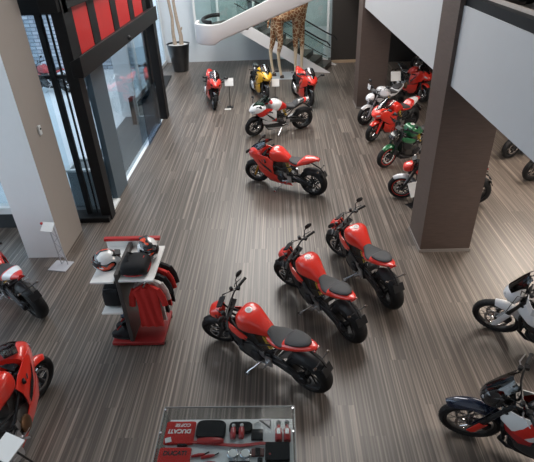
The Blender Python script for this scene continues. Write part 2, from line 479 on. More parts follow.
    ch.ringlathe([(.10, .108), (.10, .118), (.075, .118), (.075, .108)], (-h, 0, RR), 'y', 24)
    ch.build('drive_chain', DKM, swa)
    hg = MB(); arc_fender(hg, -h, RR, RR + .03, .10, 50, 140, 10, .05); hg.tube([(-h + .2, .09, RR + .27), (-h + .28, .13, .46)], .01, 5); hg.build('rear_hugger', PLAS, swa)
    sh = MB(); sh.tube([(-.22, .05, .48), (-.10, .05, .76)], .017, 8); sh.tube([(-.21 + .012 * 0, .05, .47), (-.20, .05, .52)], .034, 10); shk = sh.build('shock_absorber', STEEL, root)
    cp = MB(); pts = []
    for k in range(61):
        t = k / 60; a = t * 2 * PI * 7; c = Vector((-.20, .05, .53)).lerp(Vector((-.115, .05, .73)), t)
        pts.append(c + Vector((math.cos(a) * .034, math.sin(a) * .034, 0)))
    cp.tube(pts, .0065, 5).build('coil_spring', YSPR if not mot else RED, shk)
    # seat + tail ----------------------------------------------------------------
    if mot:
        MB().loft([(-.05, .05, .84, .91, 2.2), (-.18, .09, .80, .895, 2.8), (-.38, .125, .79, .885, 3), (-.58, .115, .81, .905, 3), (-.76, .08, .84, .915, 2.5), (-.80, .04, .86, .90, 2.2)], 20, 3).build('seat', SEATM, root)
        tl = MB(); tl.loft([(-.25, .10, .72, .80, 3), (-.50, .13, .74, .82, 3), (-.80, .075, .80, .865, 2.6), (-.93, .04, .83, .86, 2.2)], 18, 3)
        tlo = tl.build('tail_fairing', tail, root)
        for s in (-1, 1):
            gr = MB(); gr.tube([(-.45, s * .13, .84), (-.60, s * .155, .88), (-.82, s * .12, .90)], .011, 6); gr.build('grab_rail', BLK, root)
        zl = .845; xl = -.93
    elif sp:
        MB().loft([(-.17, .055, .78, .86, 2.2), (-.26, .12, .76, .835, 2.8), (-.42, .15, .76, .825, 3), (-.52, .13, .78, .86, 2.6), (-.55, .08, .80, .86, 2.2)], 20, 3).build('seat', SEATM, root)
        tl = MB(); tl.loft([(-.20, .09, .70, .79, 3), (-.40, .15, .72, .81, 3), (-.54, .15, .76, .93, 2.6), (-.66, .125, .81, .96, 2.4), (-.80, .085, .87, .975, 2.2), (-.90, .035, .92, .965, 2.1)], 20, 4)
        tlo = tl.build('tail_fairing', tail, root)
        zl = .925; xl = -.89
    else:
        MB().loft([(-.15, .055, .80, .875, 2.2), (-.22, .085, .78, .86, 2.6), (-.34, .145, .77, .835, 3), (-.44, .155, .77, .835, 3), (-.50, .12, .79, .86, 2.6), (-.52, .07, .80, .86, 2.2)], 20, 3).build('seat', SEATM, root)
        MB().loft([(-.455, .07, .85, .885, 2.2), (-.495, .125, .85, .915, 2.8), (-.53, .13, .86, .925, 2.8), (-.62, .125, .88, .945, 2.8), (-.74, .085, .91, .965, 2.4), (-.79, .04, .92, .955, 2.2)], 20, 3).build('pillion_seat', SEATM, root)
        tl = MB(); tl.loft([(-.18, .10, .68, .77, 3), (-.34, .15, .70, .79, 3), (-.50, .15, .74, .87, 2.8), (-.66, .125, .80, .905, 2.6), (-.82, .075, .87, .935, 2.3), (-.88, .03, .90, .93, 2.1)], 20, 4)
        tlo = tl.build('tail_fairing', tail, root)
        zl = .905; xl = -.87
    tq = MB(); tq.cbox((xl - .005, 0, zl - .01), (.02, .11, .025)); tq.build('tail_light', TAILR, tlo, bevel=.004)
    # plate holder ------------------------------------------------------------------
    if not P.get('noplate'):
        ph = MB()
        ph.tube([(-.70, 0, .82), (-.92, 0, .72), (-1.0, 0, .62)], .016, 6)
        ph.tube([(-.93, -.13, .71), (-.93, .13, .71)], .008, 6)
        ph.cbox((-1.01, 0, .58), (.012, .17, .13), Matrix.Rotation(math.radians(25), 3, 'Y'))
        pho = ph.build('plate_holder', PLAS, root)
        for s in (-1, 1): MB().ball((-.93, s * .15, .71), .022, 10, 6, (1, 1.4, .7)).build('turn_signal', AMB, pho)
    # controls -----------------------------------------------------------------------
    for s in (-1, 1):
        fp = MB(); fp.cbox((-.22, s * .17, .38), (.10, .022, .17)); fp.cbox((-.10, s * .175, .33), (.20, .016, .03)); fp.cbox((-.12, s * .16, .47), (.07, .02, .12)); fp.tube([(-.20, s * .17, .34), (-.20, s * .27, .34)], .013, 8)
        fp.tube([(-.18, s * .19, .34), (-.05, s * .20, .32)], .008, 6)
        fp.build('footpeg', ALU, root)
    # side stand: the foot meets the floor on the leaned (left) side
    sl = math.tan(math.radians(lean))
    ft = Vector((.10, .30, .30 * sl + .008))
    ss = MB(); ss.tube([(-.08, .13, .26), ft + Vector((0, -.02, .01)), ft], [.014, .012, .012], 8)
    ss.cbox(ft, (.07, .045, .012)); ss.build('side_stand', P.get('stand', ALU), root)
    # kind specific bodywork ------------------------------------------------------------
    if kind == 'naked':
        hl = MB(M); hl.loft([(xt + .31, .03, zt - .15, zt - .10, 2), (xt + .29, .085, zt - .19, zt - .05, 2.6), (xt + .22, .115, zt - .20, zt - .01, 2.8), (xt + .13, .11, zt - .18, zt + .02, 2.8), (xt + .10, .05, zt - .12, zt - .02, 2.2)], 18, 2)
        hlo = hl.build('headlight_cowl', P.get('cowl', body), root)
        ll = MB(M)
        for s in (-1, 1): ll.ball((xt + .285, s * .045, zt - .115), .034, 12, 8, (.6, 1.1, .6))
        ll.build('headlight', LENS, hlo)
        for s in (-1, 1):   # side scoops beside the tank
            rows = [[(.50, s * .10, .80), (.50, s * .125, .76), (.49, s * .12, .72)], [(.36, s * .17, .80), (.36, s * .19, .73), (.34, s * .18, .66)], [(.20, s * .18, .74), (.20, s * .20, .68), (.20, s * .19, .62)], [(.08, s * .175, .69), (.09, s * .185, .66), (.10, s * .18, .63)]]
            MB().sheet(rows, (0, -s * .012, 0)).build('side_scoop', P.get('scoop', body), root)
            rows = [[(.42, s * .14, .66), (.42, s * .15, .58), (.40, s * .14, .50)], [(.30, s * .18, .62), (.30, s * .19, .54), (.28, s * .18, .46)], [(.18, s * .18, .60), (.18, s * .185, .53), (.18, s * .18, .46)]]
            MB().sheet(rows, (0, -s * .012, 0)).build('radiator_shroud', P.get('shroud', PLAS), root)
        bp = MB()
        bp.loft([(.42, .05, .22, .30, 2.4), (.34, .12, .17, .30, 3), (.10, .13, .13, .24, 3), (-.14, .10, .14, .22, 3), (-.18, .05, .16, .20, 2.4)], 18, 2)
        bp.build('belly_pan', P.get('belly', PLAS), root)
    if sp:
        ns = MB()
        ns.loft([(.90, .02, .785, .81, 2), (.86, .085, .74, .86, 2.4), (.78, .15, .70, .93, 2.6), (.66, .195, .70, .985, 2.6), (.54, .215, .74, .985, 2.6), (.46, .20, .80, .96, 2.6)], 24, 4)
        nso = ns.build('nose_fairing', P.get('nose', body), root)
        for s in (-1, 1):
            q = MB(); q.sheet([[(.880, s * .035, .80), (.868, s * .045, .765)], [(.835, s * .105, .825), (.832, s * .112, .785)], [(.772, s * .160, .845), (.772, s * .162, .812)]], (.006, s * .006, 0))
            q.build('headlight', LENS if not P.get('darklamp') else BLKP, nso)
        it = MB(); it.sheet([[(.865, y, .775), (.80, y * 1.5, .70)] for y in (-.06, -.03, 0, .03, .06)], (0, 0, -.01)); it.build('air_intake', BLKP, nso)
        ws = MB(); g = []
        for t in range(7):
            f = t / 6; x = .80 - .40 * f; z = .93 + .26 * f ** .8 ; w = .10 + .07 * math.sin(f * PI * .75)
            g.append([(x - .10 * abs(k) ** 2, w * k, z - (.10 - .03 * f) * abs(k) ** 2.2) for k in (-1, -.8, -.55, -.28, 0, .28, .55, .8, 1)])
        ws.sheet(g, (-.003, 0, -.003)); ws.build('windscreen', P.get('screen', SCREEN), root)
        for s in (-1, 1):
            up = [[(.74, s * .17, .86), (.74, s * .175, .80), (.70, s * .15, .72), (.66, s * .13, .66)],
                  [(.60, s * .215, .90), (.58, s * .235, .80), (.57, s * .23, .70), (.55, s * .20, .60)],
                  [(.44, s * .22, .90), (.42, s * .25, .78), (.41, s * .25, .65), (.40, s * .215, .52)],
                  [(.28, s * .205, .86), (.27, s * .24, .75), (.27, s * .24, .62), (.26, s * .21, .49)],
                  [(.14, s * .19, .78), (.15, s * .225, .68), (.15, s * .225, .57), (.15, s * .205, .47)]]
            MB().sheet(up, (0, -s * .012, 0)).build('side_fairing', body, root)
            lo = [[(.56, s * .19, .57), (.54, s * .18, .46), (.50, s * .13, .36)],
                  [(.40, s * .215, .50), (.38, s * .20, .36), (.36, s * .10, .22)],
                  [(.20, s * .20, .46), (.18, s * .19, .30), (.16, s * .09, .15)],
                  [(-.02, s * .185, .37), (-.03, s * .17, .25), (-.04, s * .08, .14)],
                  [(-.24, s * .15, .27), (-.25, s * .13, .20), (-.25, s * .07, .15)]]
            MB().sheet(lo, (0, -s * .012, 0)).build('belly_fairing', P.get('lower', body), root)
            vt = MB(); vt.sheet([[(.50, s * .247, .80), (.46, s * .252, .74)], [(.40, s * .256, .72), (.36, s * .258, .64)], [(.28, s * .248, .64), (.24, s * .245, .54)], [(.20, s * .232, .56), (.18, s * .228, .49)]], (0, s * .004, 0)); vt.build('air_vent', BLKP, root)
            wg = MB(); wg.sheet([[(.58, s * .23, .70), (.48, s * .245, .70)], [(.56, s * .31, .68), (.48, s * .31, .68)], [(.54, s * .31, .58), (.46, s * .31, .58)], [(.55, s * .235, .57), (.45, s * .24, .57)]], (0, 0, -.008))
            if P.get('winglet'): wg.build('winglet', P['winglet'], root)
    if mot:
        # mask / windscreen
        mk = MB(M if P.get('beak') else None)
        mk.loft([(xt + .33, .03, zt - .17, zt - .12, 2), (xt + .29, .09, zt - .22, zt - .03, 2.6), (xt + .20, .13, zt - .24, zt + .03, 2.8), (xt + .11, .12, zt - .20, zt + .03, 2.6), (xt + .08, .05, zt - .12, zt - .02, 2.2)], 18, 2)
        mko = mk.build('headlight_cowl', P.get('cowl', body), root)
        ll = MB(M if P.get('beak') else None)
        for s in (-1, 1): ll.ball((xt + .285, s * .05, zt - .11), .042, 12, 8, (.6, 1, 1))
        ll.build('headlight', LENS, mko)
        ws = MB(M if P.get('beak') else None); g = []; hh = P.get('screen_h', .26)
        for t in range(6):
            f = t / 5; x = xt + .29 - .20 * f; z = zt + .0 + hh * f; w = .115 + .03 * math.sin(f * PI)
            if f == 1: w *= .8
            g.append([(x - .07 * abs(k) ** 2, w * k, z - .02 * abs(k) ** 2) for k in (-1, -.75, -.4, 0, .4, .75, 1)])
        ws.sheet(g, (-.004, 0, 0)); ws.build('windscreen', P.get('screen', BLKSCREEN), root)
        for s in (-1, 1):
            r1 = [[(.52, s * .09, .90), (.53, s * .12, .82), (.50, s * .12, .72)],
                  [(.36, s * .17, .94), (.37, s * .205, .82), (.35, s * .20, .66)],
                  [(.18, s * .175, .93), (.20, s * .22, .79), (.20, s * .20, .60)],
                  [(.02, s * .15, .88), (.05, s * .19, .77), (.06, s * .18, .64)],
                  [(-.12, s * .12, .84), (-.10, s * .15, .77), (-.08, s * .15, .70)]]
            MB().sheet(r1, (0, -s * .012, 0)).build('side_fairing', P.get('side', body), root)
            r2 = [[(.46, s * .13, .70), (.44, s * .13, .58)], [(.30, s * .19, .66), (.28, s * .18, .48)], [(.16, s * .18, .60), (.16, s * .17, .48)]]
            MB().sheet(r2, (0, -s * .012, 0)).build('radiator_shroud', P.get('shroud', PLAS), root)
        bp = MB(); bp.loft([(.36, .08, .24, .34, 2.6), (.26, .13, .19, .30, 3), (.0, .13, .17, .24, 3), (-.16, .08, .18, .22, 3)], 16, 2); bp.build('skid_plate', P.get('belly', BLK), root)
    return root

def again(src, loc, heading, label, lean=8):
    c = copy_tree(src); c.location = (loc[0], loc[1], 0)
    c.rotation_euler = (-math.radians(lean), 0, math.radians(heading)); c['label'] = label
    return c
# ------------------------------------------------------------------ bikes in the hall
GN = 'red naked motorcycles in the middle row'
naked_red = {'body': RED, 'stand': STEEL, 'scoop': RED, 'tail': RED, 'fork': DKM, 'twin': False}
nA = motorcycle('naked', (-.225, 3.985), 145, 'red naked motorcycle nearest the glass display case, first of the diagonal row of three', naked_red, steer=22, group=GN)
nB = again(nA, (.475, 4.895), 124, 'red naked motorcycle in the middle of the diagonal row of three')
nC = again(nA, (1.165, 5.55), 114, 'red naked motorcycle nearest the big brown column, end of the diagonal row of three')
sport_red = {'body': RED, 'fork': GOLD, 'winglet': None, 'cap': EMB, 'stand': STEEL}
sD = motorcycle('sport', (.09, 8.50), 150, 'red sport motorcycle with gold fork, broadside in the middle of the floor', sport_red, steer=14)
sE = motorcycle('sport', (-.04, 11.54), 200, 'white, red and green striped sport motorcycle, broadside behind the red one', {'body': TRI, 'tank': TRITANK, 'tail': TIP, 'nose': TRI, 'lower': LOWW, 'fork': BLK, 'screen': glass('green_screen', (.25, .42, .36), .12), 'stand': STEEL}, steer=8)
GF = 'sport motorcycles facing forward before the stairs'
sF = motorcycle('sport', (-2.02, 14.08), -76, 'red sport motorcycle left of the yellow one, facing the camera near the potted tree', {'body': RED, 'fender': BLKP, 'darklamp': True}, group=GF)
sH = again(sF, (.66, 14.05), -74, 'red sport motorcycle right of the yellow one, facing the camera beside the giraffe')
sG = motorcycle('sport', (-.62, 14.62), -72, 'yellow sport motorcycle facing the camera', {'body': YEL, 'fender': BLKP, 'darklamp': True, 'tail': BLKP}, group=GF)
nI = motorcycle('naked', (2.62, 12.30), 222, 'white and silver naked motorcycle beside the far column', {'body': SILV, 'tank': SILV, 'tail': WHT, 'cowl': WHT, 'fender': SILV, 'fork': ALU, 'scoop': SILV, 'shroud': ALU, 'handguard': WHT, 'silver': True}, steer=-10)
sJ = motorcycle('sport', (2.67, 11.15), 216, 'red sport motorcycle parked next to the white and silver one', {'body': RED, 'tail': REDWHITE, 'fork': RED, 'fender': RED}, steer=5)
sK = motorcycle('sport', (3.78, 14.12), -66, 'red sport motorcycle at the back under the mezzanine edge', {'body': RED, 'fender': RED, 'tail': BLKP})
nL = motorcycle('naked', (2.74, 9.64), 210, 'green naked motorcycle partly behind the big column', {'body': GRN, 'fender': GRN, 'fork': BLK, 'scoop': GRN, 'cowl': BLKP, 'tail': BLKP, 'accent': RED}, steer=0)
nM = motorcycle('naked', (2.84, 7.84), 168, 'red and black naked motorcycle cut in two by the big column', {'body': RED, 'tank': BLKP, 'fender': SILV, 'fork': BLK, 'scoop': RED, 'cowl': RED, 'tail': BLKP, 'accent': RED}, steer=0)
nN = motorcycle('naked', (5.45, 9.90), 205, 'black motorcycle under the mezzanine, the farther of the two on the pale floor', {'body': BLKP, 'fender': BLKP})
nO = again(nN, (5.46, 8.78), 200, 'black motorcycle under the mezzanine, the nearer of the two on the pale floor')
sP = motorcycle('sport', (-3.84, 5.26), 144, 'red and white sport motorcycle at the left edge, fat rear tyre towards the room', {'body': REDWHITE, 'tail': REDWHITE, 'swing': DKM, 'fork': GOLD, 'noplate': False})
sQ = motorcycle('sport', (-2.67, 2.95), 96, 'red sport motorcycle in the bottom left corner', {'body': RED, 'fender': RED, 'fork': BLK, 'nomirror': True}, steer=-26)
mR = motorcycle('motard', (3.15, 4.09), 143, 'white adventure motorcycle with black screen at the right edge', {'body': WHT, 'tank': WHT, 'side': WHT, 'screen_h': .34, 'cowl': WHT, 'fender': WHT, 'guard': WHT, 'handguard': SILV, 'tail': WHT, 'fork': BLK, 'shroud': BLKP, 'nomirror': True, 'short': True}, steer=6, lean=13, wheelbase=1.52)
mS = motorcycle('motard', (2.38, 2.74), 155, 'black motorcycle with red fork guard and wire wheels in the bottom right corner', {'body': BLKP, 'tank': BLKP, 'side': REDWHITE2, 'cowl': BLKP, 'fender': BLUP, 'guard': RED, 'beak': 0, 'hi': 1, 'nomirror': True, 'silver': True, 'tail': RED, 'fork': BLK, 'shroud': DRED}, steer=8, wheelbase=1.52)
mT = motorcycle('naked', (3.55, 6.35), 188, 'dark motorcycle standing up on the mezzanine, only a wheel in view', {'body': BLKP, 'fender': BLKP}); mT.location.z = 3.5
nU = motorcycle('naked', (5.36, 17.25), 195, 'dark motorcycle with a pale wheel rim behind the red one at the back', {'body': BLKP, 'rim': ALU, 'tail': DRED, 'fender': BLKP})
# outside in the snow and behind the entrance glass
oV = motorcycle('naked', (-7.5, 15.9), 160, 'red motorcycle outside in the snow near the brick wall', {'body': DRED})
oW = again(nN, (-5.55, 14.2), 120, 'black motorcycle outside in the snow, seen between the entrance posts')
oX = again(sF, (-3.85, 14.9), 100, 'red sport motorcycle seen through the glass of the far entrance door')

# ------------------------------------------------------------------ room shell
def principled_tex(name):
    m = bpy.data.materials.new(name); m.use_nodes = True
    return m, m.node_tree, m.node_tree.nodes['Principled BSDF']

def floor_material():
    m, nt, b = principled_tex('striped_carpet_planks')
    N = nt.nodes.new; Lk = nt.links.new
    tc = N('ShaderNodeTexCoord')
    # offset every plank a little along Y
    mp = N('ShaderNodeMapping'); mp.inputs['Rotation'].default_value = (0, 0, PI / 2); Lk(tc.outputs['Object'], mp.inputs['Vector'])
    br = N('ShaderNodeTexBrick'); br.offset = .37; br.inputs['Scale'].default_value = 1
    br.inputs['Brick Width'].default_value = 1.0; br.inputs['Row Height'].default_value = .25; br.inputs['Mortar Size'].default_value = .0
    br.inputs['Color1'].default_value = (0, 0, 0, 1); br.inputs['Color2'].default_value = (1, 1, 1, 1); br.inputs['Bias'].default_value = 0
    Lk(mp.outputs['Vector'], br.inputs['Vector'])
    # fine stripes running along Y, shifted from plank to plank
    mp2 = N('ShaderNodeMapping'); mp2.inputs['Scale'].default_value = (42, .22, 1); Lk(tc.outputs['Object'], mp2.inputs['Vector'])
    ad = N('ShaderNodeVectorMath'); ad.operation = 'MULTIPLY_ADD'; ad.inputs[1].default_value = (.0, 1.2, .0)
    Lk(br.outputs['Color'], ad.inputs[0]); Lk(mp2.outputs['Vector'], ad.inputs[2])
    n1 = N('ShaderNodeTexNoise'); n1.inputs['Scale'].default_value = 1; n1.inputs['Detail'].default_value = 0.4; n1.inputs['Roughness'].default_value = .6
    Lk(ad.outputs['Vector'], n1.inputs['Vector'])
    mp3 = N('ShaderNodeMapping'); mp3.inputs['Scale'].default_value = (90, .5, 1); Lk(tc.outputs['Object'], mp3.inputs['Vector'])
    n2 = N('ShaderNodeTexNoise'); n2.inputs['Scale'].default_value = 1; n2.inputs['Detail'].default_value = 1; Lk(mp3.outputs['Vector'], n2.inputs['Vector'])
    mx = N('ShaderNodeMix'); mx.data_type = 'FLOAT'; mx.inputs[0].default_value = .4
    Lk(n1.outputs['Fac'], mx.inputs[2]); Lk(n2.outputs['Fac'], mx.inputs[3])
    cr = N('ShaderNodeValToRGB'); e = cr.color_ramp.elements
    e[0].position = .30; e[0].color = (.058, .045, .038, 1); e[1].position = .73; e[1].color = (.29, .242, .206, 1)
    k = e.new(.48); k.color = (.090, .074, .063, 1); k = e.new(.57); k.color = (.158, .131, .112, 1)
    Lk(mx.outputs[0], cr.inputs['Fac'])
    # plank tone
    mr = N('ShaderNodeMapRange'); mr.inputs['To Min'].default_value = .92; mr.inputs['To Max'].default_value = 1.07; Lk(br.outputs['Color'], mr.inputs['Value'])
    ml = N('ShaderNodeMix'); ml.data_type = 'RGBA'; ml.blend_type = 'MULTIPLY'; ml.inputs['Factor'].default_value = 1
    Lk(cr.outputs['Color'], ml.inputs[6]); Lk(mr.outputs['Result'], ml.inputs[7])
    Lk(ml.outputs[2], b.inputs['Base Color'])
    b.inputs['Roughness'].default_value = .38; b.inputs['Specular IOR Level'].default_value = .6
    bp = N('ShaderNodeBump'); bp.inputs['Strength'].default_value = .25; bp.inputs['Distance'].default_value = .004
    Lk(mx.outputs[0], bp.inputs['Height']); Lk(bp.outputs['Normal'], b.inputs['Normal'])
    return m

def brick_material():
    m, nt, b = principled_tex('snowy_brick')
    N = nt.nodes.new; Lk = nt.links.new
    tc = N('ShaderNodeTexCoord'); mp = N('ShaderNodeMapping'); mp.inputs['Rotation'].default_value = (PI / 2, 0, 0); Lk(tc.outputs['Object'], mp.inputs['Vector'])
    br = N('ShaderNodeTexBrick'); br.inputs['Scale'].default_value = 1; br.inputs['Brick Width'].default_value = .36; br.inputs['Row Height'].default_value = .13; br.inputs['Mortar Size'].default_value = .018
    br.inputs['Color1'].default_value = (.30, .34, .40, 1); br.inputs['Color2'].default_value = (.52, .57, .64, 1); br.inputs['Mortar'].default_value = (.18, .20, .24, 1)
    Lk(mp.outputs['Vector'], br.inputs['Vector']); Lk(br.outputs['Color'], b.inputs['Base Color']); b.inputs['Roughness'].default_value = .9
    return m

def column_material():
    m, nt, b = principled_tex('brown_column_finish')
    N = nt.nodes.new; Lk = nt.links.new
    tc = N('ShaderNodeTexCoord'); mp = N('ShaderNodeMapping'); mp.inputs['Scale'].default_value = (3, 3, 40); Lk(tc.outputs['Object'], mp.inputs['Vector'])
    nz = N('ShaderNodeTexNoise'); nz.inputs['Scale'].default_value = 2; nz.inputs['Detail'].default_value = 4; Lk(mp.outputs['Vector'], nz.inputs['Vector'])
    cr = N('ShaderNodeValToRGB'); e = cr.color_ramp.elements
    e[0].position = .3; e[0].color = (.066, .047, .041, 1); e[1].position = .7; e[1].color = (.09, .065, .056, 1)
    Lk(nz.outputs['Fac'], cr.inputs['Fac']); Lk(cr.outputs['Color'], b.inputs['Base Color']); b.inputs['Roughness'].default_value = .5; b.inputs['Specular IOR Level'].default_value = .35
    return m

FLOOR = floor_material(); BRICK = brick_material(); COLM = column_material()
PLASTER = mat('white_plaster', (.80, .82, .84), .75, 0, 0, .02, 8)
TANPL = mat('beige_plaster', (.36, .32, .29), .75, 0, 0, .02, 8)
FARW = mat('far_wall_grey_blue', (.66, .70, .74), .7, 0, 0, .03, 4)
PARA = mat('parapet_panel', (.42, .43, .45), .55, 0, 0, .02, 6)
DARKW = mat('dark_brown_wall', (.030, .024, .021), .6, 0, 0, .08, 6)
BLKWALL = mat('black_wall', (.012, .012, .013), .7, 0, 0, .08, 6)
FRAME = mat('black_door_frame', (.010, .010, .011), .5, 0, 0, .08, 30, .25)
GREYF = mat('grey_door_leaf', (.095, .135, .17), .4, .2, 0, .06)
WFRM = mat('white_window_frame', (.70, .72, .73), .5, 0, 0, .02)
SNOW = mat('trodden_snow', (.72, .76, .80), .85, 0, 0, .12, 1.2, .3, .3)
CEILM = mat('ceiling_white', (.7, .7, .7), .8, 0, 0, .02, 5)
WOODL = mat('pale_wood', (.42, .30, .20), .5, 0, 0, .1, 20)
GLASS = glass('clear_glass', (.90, .95, .97), .08)
GLASSG = glass('greenish_glass', (.88, .94, .93), .09)
GLASSB = glass('bluish_glass', (.50, .60, .70), .10)
REDS = mat('red_banner_panel', (.50, .014, .014), .45, 0, .1, .05, 5)

def struct(name, mb, m, parent=None, **k):
    o = mb.build(name, m, parent, **k)
    if parent is None: o['kind'] = 'structure'
    return o

XL, XR, YB, YF, ZC = -7.0, 9.0, -3.0, 19.3, 7.0
poly = [(XL, YB), (XR, YB), (XR, YF), (-4.35, YF), (-4.35, 13.1), (-3.2, 13.1), (-3.2, 7.3), (XL, 7.3)]
struct('floor', MB().slab(poly, -.12, 0), FLOOR, smooth=False)
tag(MB().slab([(-30, 7.3), (-3.2, 7.3), (-3.2, 13.1), (-4.35, 13.1), (-4.35, 30), (-30, 30)], -.12, -.005).build('ground', SNOW, smooth=False), kind='structure')
struct('ceiling', MB().slab(poly, ZC, ZC + .15), CEILM, smooth=False)
struct('wall_back', MB().box((XL, YB - .15, 0), (XR, YB, ZC)), PLASTER)
struct('wall_right', MB().box((XR, YB, 0), (XR + .15, YF, ZC)), PLASTER)
struct('wall_far', MB().box((-4.40, YF, 0), (XR, YF + .15, ZC)), FARW)
# left wall with its window band
wl = MB(); wl.box((XL - .15, YB, 0), (XL, 7.45, .5)); wl.box((XL - .15, YB, 5.8), (XL, 7.45, ZC)); wl.box((XL - .15, YB, .5), (XL, YB + .6, 5.8)); wl.box((XL - .15, 6.6, .5), (XL, 7.45, 5.8))
struct('wall_left', wl, PLASTER)
w4 = MB()
for y in (-2.4, -.1, 2.1, 4.3, 6.55): w4.box((XL - .11, y, .5), (XL - .03, y + .06, 5.8))
w4.box((XL - .11, -2.4, .5), (XL - .03, 6.6, .58)); w4.box((XL - .11, -2.4, 3.2), (XL - .03, 6.6, 3.27))
wo = struct('window_4', w4, WFRM); struct('window_pane', MB().box((XL - .075, -2.4, .5), (XL - .065, 6.6, 5.8)), GLASS, wo)
# glazed front by the left column
wf = MB(); wf.box((XL, 7.16, .30), (-4.1, 7.34, .42)); wf.box((XL, 7.2, 3.4), (-4.1, 7.3, 3.95)); wf.box((XL, 7.2, .42), (XL + .06, 7.3, 3.4)); wf.box((-5.5, 7.2, .42), (-5.44, 7.3, 3.4))
wfo = struct('window_1', wf, WFRM); struct('window_pane', MB().box((XL, 7.245, .42), (-3.5, 7.255, 3.4)), GLASS, wfo)
struct('baseboard_left', MB().box((XL, 7.2, 0), (-4.1, 7.32, .30)), mat('dark_plinth', (.03, .035, .04), .6))
struct('wall_entrance', MB().box((XL, 7.2, 3.95), (-3.3, 7.35, ZC)), PLASTER)
# left column: white front, beige side
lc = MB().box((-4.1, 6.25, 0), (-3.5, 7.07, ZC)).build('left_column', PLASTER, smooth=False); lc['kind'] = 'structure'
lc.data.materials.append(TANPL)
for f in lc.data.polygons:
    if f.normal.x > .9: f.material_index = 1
# right columns
for y in (6.2, 13.15):
    c = MB().box((2.14, y, 0), (2.90, y + .66, ZC)).build('brown_column', COLM, smooth=False); c['kind'] = 'structure'
    k = MB().box((2.125, y - .015, 0), (2.915, y + .675, .05)).build('baseboard_column', mat('column_skirting', (.20, .18, .17), .5), smooth=False); k['kind'] = 'structure'
# mezzanine
struct('mezzanine_slab', MB().box((2.26, YB, 2.58), (XR, YF, 3.46)), PLASTER, smooth=False)
struct('mezzanine_floor', MB().box((2.32, YB, 3.46), (XR, YF, 3.5)), mat('mezzanine_boards', (.30, .26, .22), .5, 0, 0, .15, 3), smooth=False)
struct('mezzanine_parapet', MB().box((2.19, YB, 2.58), (2.26, 13.15, 3.52)), PARA, smooth=False)
struct('trim_1', MB().box((2.205, YB, 3.52), (2.30, 13.15, 3.62)), mat('dark_rail', (.010, .012, .015), .6, 0, 0, .05, 8, .15), smooth=False)
struct('trim_2', MB().box((2.30, YB, 3.50), (2.335, 13.15, 3.655)), mat('pale_edge', (.45, .40, .37), .5), smooth=False)
# dark walls under the mezzanine
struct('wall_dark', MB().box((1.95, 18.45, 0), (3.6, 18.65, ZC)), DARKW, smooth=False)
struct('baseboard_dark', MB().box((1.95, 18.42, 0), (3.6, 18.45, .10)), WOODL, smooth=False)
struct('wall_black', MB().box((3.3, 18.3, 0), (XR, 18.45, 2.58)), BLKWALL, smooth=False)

# ------------------------------------------------------------------ entrance
def post(name, a, b, m=FRAME, **k): return struct(name, MB().box(a, b), m, bevel=.006, **k)
post('door_post', (-3.24, 7.40, 0), (-3.06, 7.62, 3.62))
post('door_post', (-3.52, 7.46, 0), (-3.43, 7.54, 3.5))
post('door_post', (-3.355, 7.49, 0), (-3.325, 7.52, 3.5))
post('door_post', (-3.30, 12.75, 0), (-3.08, 13.05, 3.62))
post('door_post', (-3.32, 12.38, 0), (-3.22, 12.52, 2.6))
post('door_transom', (-5.2, 7.44, 3.42), (-3.06, 7.62, 3.95))
post('door_transom', (-5.2, 7.48, 2.50), (-3.24, 7.54, 2.56))
post('door_sill', (-4.2, 7.3, 0), (-3.08, 7.62, .10))
struct('door_header', MB().hexa([(-3.12, 7.36, 2.53), (-2.95, 7.36, 2.53), (-2.95, 12.75, 2.53), (-3.30, 12.75, 2.53)], [(-3.12, 7.36, 2.76), (-2.95, 7.36, 2.84), (-2.95, 12.75, 2.84), (-3.30, 12.75, 2.74)]), FRAME, bevel=.006)
post('door_head', (-3.34, 7.3, 3.46), (-3.08, 13.05, 3.80))
struct('wall_over_door', MB().box((-3.34, 7.07, 3.80), (-3.16, 13.1, ZC)), PLASTER)
for y in (7.62, 8.70, 9.92, 11.14, 12.30):
    post('door_mullion', (-3.28, y, 2.70), (-3.16, y + (.36 if y > 8 else .40), 3.46))
for i, y in enumerate((7.98, 9.06, 10.28, 11.50)):
    p = MB().box((-3.21, y, 2.72), (-3.17, y + (.72 if i == 0 else .86), 3.46)).build('red_banner', REDS, smooth=False)
    tag(p, 'red banner panel above the entrance door, ' + ('nearest the camera', 'second from the camera', 'third from the camera', 'farthest from the camera')[i], 'panel', 'red panels over the entrance')
d1 = struct('door_1', MB().box((-3.26, 8.15, 0), (-3.16, 8.85, 2.56)), GREYF, bevel=.006)
struct('door_pane', MB().box((-3.235, 8.85, .06), (-3.225, 12.4, 2.56)), GLASS, d1)
MB().box((-3.28, 7.62, 0), (-3.12, 8.15, .035)).build('door_threshold', WFRM, d1)
d2 = struct('door_2', MB().box((-3.16, 10.85, .02), (-3.145, 12.30, 1.15)), GLASSB, smooth=False)
struct('door_pane', MB().box((-3.24, 7.62, .05), (-3.23, 8.15, 2.56)), GLASS, d1)
g2 = struct('window_2', MB().box((-5.2, 7.50, .1), (-3.3, 7.51, 3.42)), GLASS)
w3 = MB()
for y in (13.1, 15.1, 17.1, 19.2): w3.box((-4.41, y, 0), (-4.33, y + .08, 4.2))
w3.box((-4.41, 13.1, 0), (-4.33, 19.28, .12)); w3.box((-4.41, 13.1, 4.1), (-4.33, 19.28, 4.2))
w3o = struct('window_3', w3, WFRM); struct('window_pane', MB().box((-4.375, 13.1, .12), (-4.365, 19.28, 4.1)), GLASS, w3o)
struct('wall_far_left', MB().box((-4.45, 13.1, 4.2), (-4.30, 19.3, ZC)), PLASTER)
struct('wall_return', MB().box((-4.4, 13.05, 0), (-3.95, 13.15, ZC)), PLASTER)
